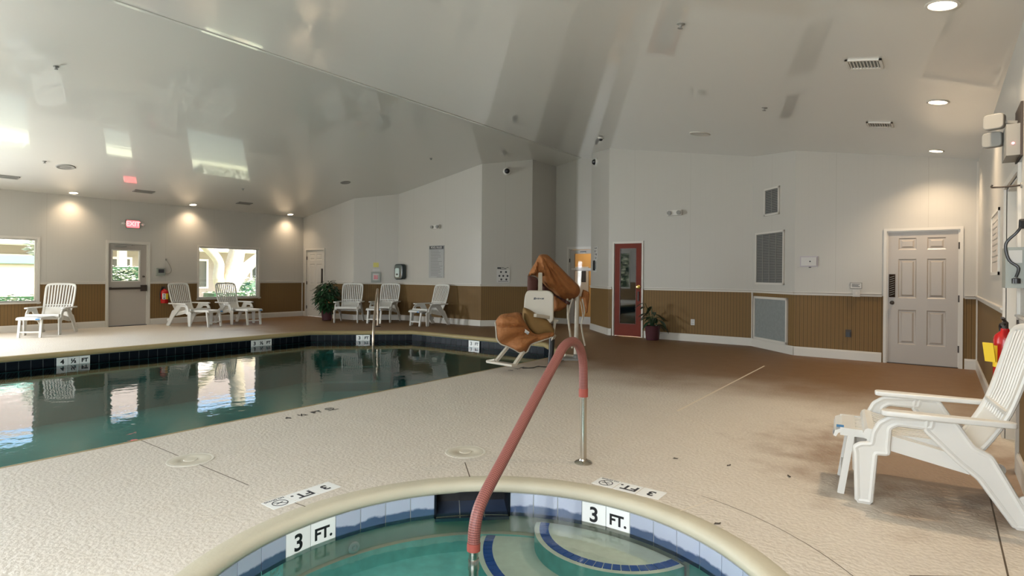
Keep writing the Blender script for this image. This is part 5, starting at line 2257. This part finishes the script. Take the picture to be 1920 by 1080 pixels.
o_ = on_wall('light_switch', 'white switch plate on the right wall past the doorway, level with the control box', 'switch', 'R', RS(4.35), 1.42)
MB().box(-.06, .06, -.008, 0, -.075, .075).build('plate', M_paper, o_)
MB().box(-.03, -.01, -.016, -.008, -.02, .02).build('rocker', M_vent, o_)

# ------------------------------------------------------------ deck fittings
for lab, x, y in (('round pale skimmer lid set in the deck behind the red sleeved handrail', -2.81, 3.24),
                  ('round pale skimmer lid set in the deck between pool and spa, on the left', -4.20, 1.92)):
    o_ = thing('skimmer_lid', lab, 'lid', (x, y, .0006), 0, None)
    MB().lathe([(.150, 0), (.150, .003), (.138, .005), (.132, .002)], 40).build('rim', mat('lid_rim', srgb(206, 200, 186), rough=.45), o_, smooth=True)
    MB().lathe([(.131, 0), (.131, .004), (.07, .0055), (.066, .003), (.045, .003), (.042, .006), (.001, .007)], 40).build('lid', mat('lid_cream', srgb(196, 188, 170), rough=.4), o_, smooth=True)


def floor_marker(label, cx, cy, ang, glyphs, tw=.15, white=True, size=.10, seg=None):
    """row of tiles laid in the deck; ang = reading direction"""
    o2 = thing('depth_marker', label, 'depth marker', (cx, cy, .0007), ang, None)
    n_ = len(glyphs)
    mb_ = MB()
    tx = MB()
    for i, g in enumerate(glyphs):
        x0 = (i - n_ / 2) * tw
        if white:
            mb_.box(x0 + .003, x0 + tw - .003, -.068, .068, 0, .0015)
        if g == 'NODIVE':
            c_ = Vector((x0 + tw / 2, .01, .0022))
            k = 28
            tx.tube([tuple(c_ + Vector((cos(2 * pi * q / k) * .042, sin(2 * pi * q / k) * .042, 0))) for q in range(k)], .0032, 6, closed=True, flat=.4)
            tx.bar(c_ + Vector((-.03, .03, 0)), c_ + Vector((.03, -.03, 0)), .005, .001)
            tx.bar(c_ + Vector((-.022, -.008, 0)), c_ + Vector((.024, .004, 0)), .007, .001)
            tx.add_mesh(text_mesh('NO DIVING', .023, .0004, .0004), Matrix.Translation((x0 + tw / 2, -.054, .002)))
        else:
            tx.add_mesh(text_mesh(g, size, .0004, .003), Matrix.Translation((x0 + tw / 2, 0, .002)))
    if white:
        mb_.build('tiles', M_markw, o2)
    tx.build('lettering', M_ink if white else M_black, o2)
    return o2


floor_marker('white 3 FT. no diving deck marker on the left side of the spa', -3.02, 2.02, radians(-91), ['3', 'FT.', 'NODIVE'])
floor_marker('white 3 FT. no diving deck marker right of the handrail foot', -1.54, 3.31, radians(180), ['3', 'FT.', 'NODIVE'])
floor_marker('black 4 1/2 FT depth lettering on the deck along the near pool edge', -4.73, 3.23, radians(90), ['4', '\u00bd', 'FT', 'NODIVE'], .15, False)
floor_marker('black 3 1/2 FT depth lettering on the deck in front of the lift footrest', -4.74, 6.55, radians(90), ['3', '\u00bd', 'FT'], .15, False)


def pool_wall_marker(label, a, b_, glyphs):
    """white tiles set in the dark tile band of the pool wall"""
    a, b_ = Vector(a), Vector(b_)
    d = (b_ - a).normalized()
    o2 = thing('depth_marker', label, 'depth marker', (a.x, a.y, -.166), atan2(d.y, d.x), None)
    L = (b_ - a).length
    n_ = len(glyphs)
    mb_ = MB()
    tx = MB()
    for i, g in enumerate(glyphs):
        x0 = L * i / n_
        mb_.box(x0 + .002, x0 + L / n_ - .002, -.014, -.002, -.066, .074)
        tx.add_mesh(text_mesh(g, .10 if len(g) < 2 else .085, .0006, .004), Matrix.Translation((x0 + L / n_ / 2, -.0148, .004)) @ XZ)
    mb_.build('tiles', M_markw, o2)
    tx.build('lettering', M_black, o2)


pool_wall_marker('white 4 1/2 FT tile marker in the dark far pool wall', (-11.462, 3.14), (-11.462, 3.60), ['4', '\u00bd', 'FT'])
pool_wall_marker('white 3 1/2 FT tile marker in the pool wall, under the square window', (-11.462, 6.42), (-11.462, 6.88), ['3', '\u00bd', 'FT'])
pool_wall_marker('white 3 FT tile marker in the pool wall beside the grab rail', (-10.76, 8.55), (-10.54, 8.77), ['3', 'FT'])
pool_wall_marker('white 3 FT tile marker in the pool wall, left of the lift seat', (-8.12, 9.442), (-7.82, 9.442), ['3', 'FT'])

# ------------------------------------------------------------ small litter and cable on the deck
cb = thing('deck_cable', 'thin dark cable lying on the deck below the pool lift seat', 'cable', (-4.66, 6.9, 0))
MB().tube(smooth_path([(-.04, -.28, .006), (.04, -.15, .006), (.03, 0, .006), (.12, .02, .006), (.22, .1, .006), (.10, .45, .006), (-.05, .9, .006)], 6), .006, 6).build('cord', M_black, cb)
for lab, x, y, a_ in (('curled dry leaf scrap on the deck, nearest to the handrail foot', -1.52, 4.05, .3), ('dry leaf scrap on the deck between the handrail and the large chair', -1.17, 4.13, 1.2),
                      ('dry leaf scrap on the deck closest to the large chair footrest', -.79, 4.15, 2.1), ('tiny dark scrap on the spa rim, right of the steps', -.94, 3.12, .8)):
    lf = thing('dry_leaf', lab, 'leaf', (x, y, 0), a_)
    k_ = MB()
    k_.v = [(-.022, 0, .001), (-.008, -.009, .006), (.012, -.007, .003), (.022, .001, .009), (.010, .008, .003), (-.010, .007, .007), (0, 0, .002)]
    for i in range(6):
        k_.face([6, i, (i + 1) % 6])
    k_.build('blade', M_dark, lf)
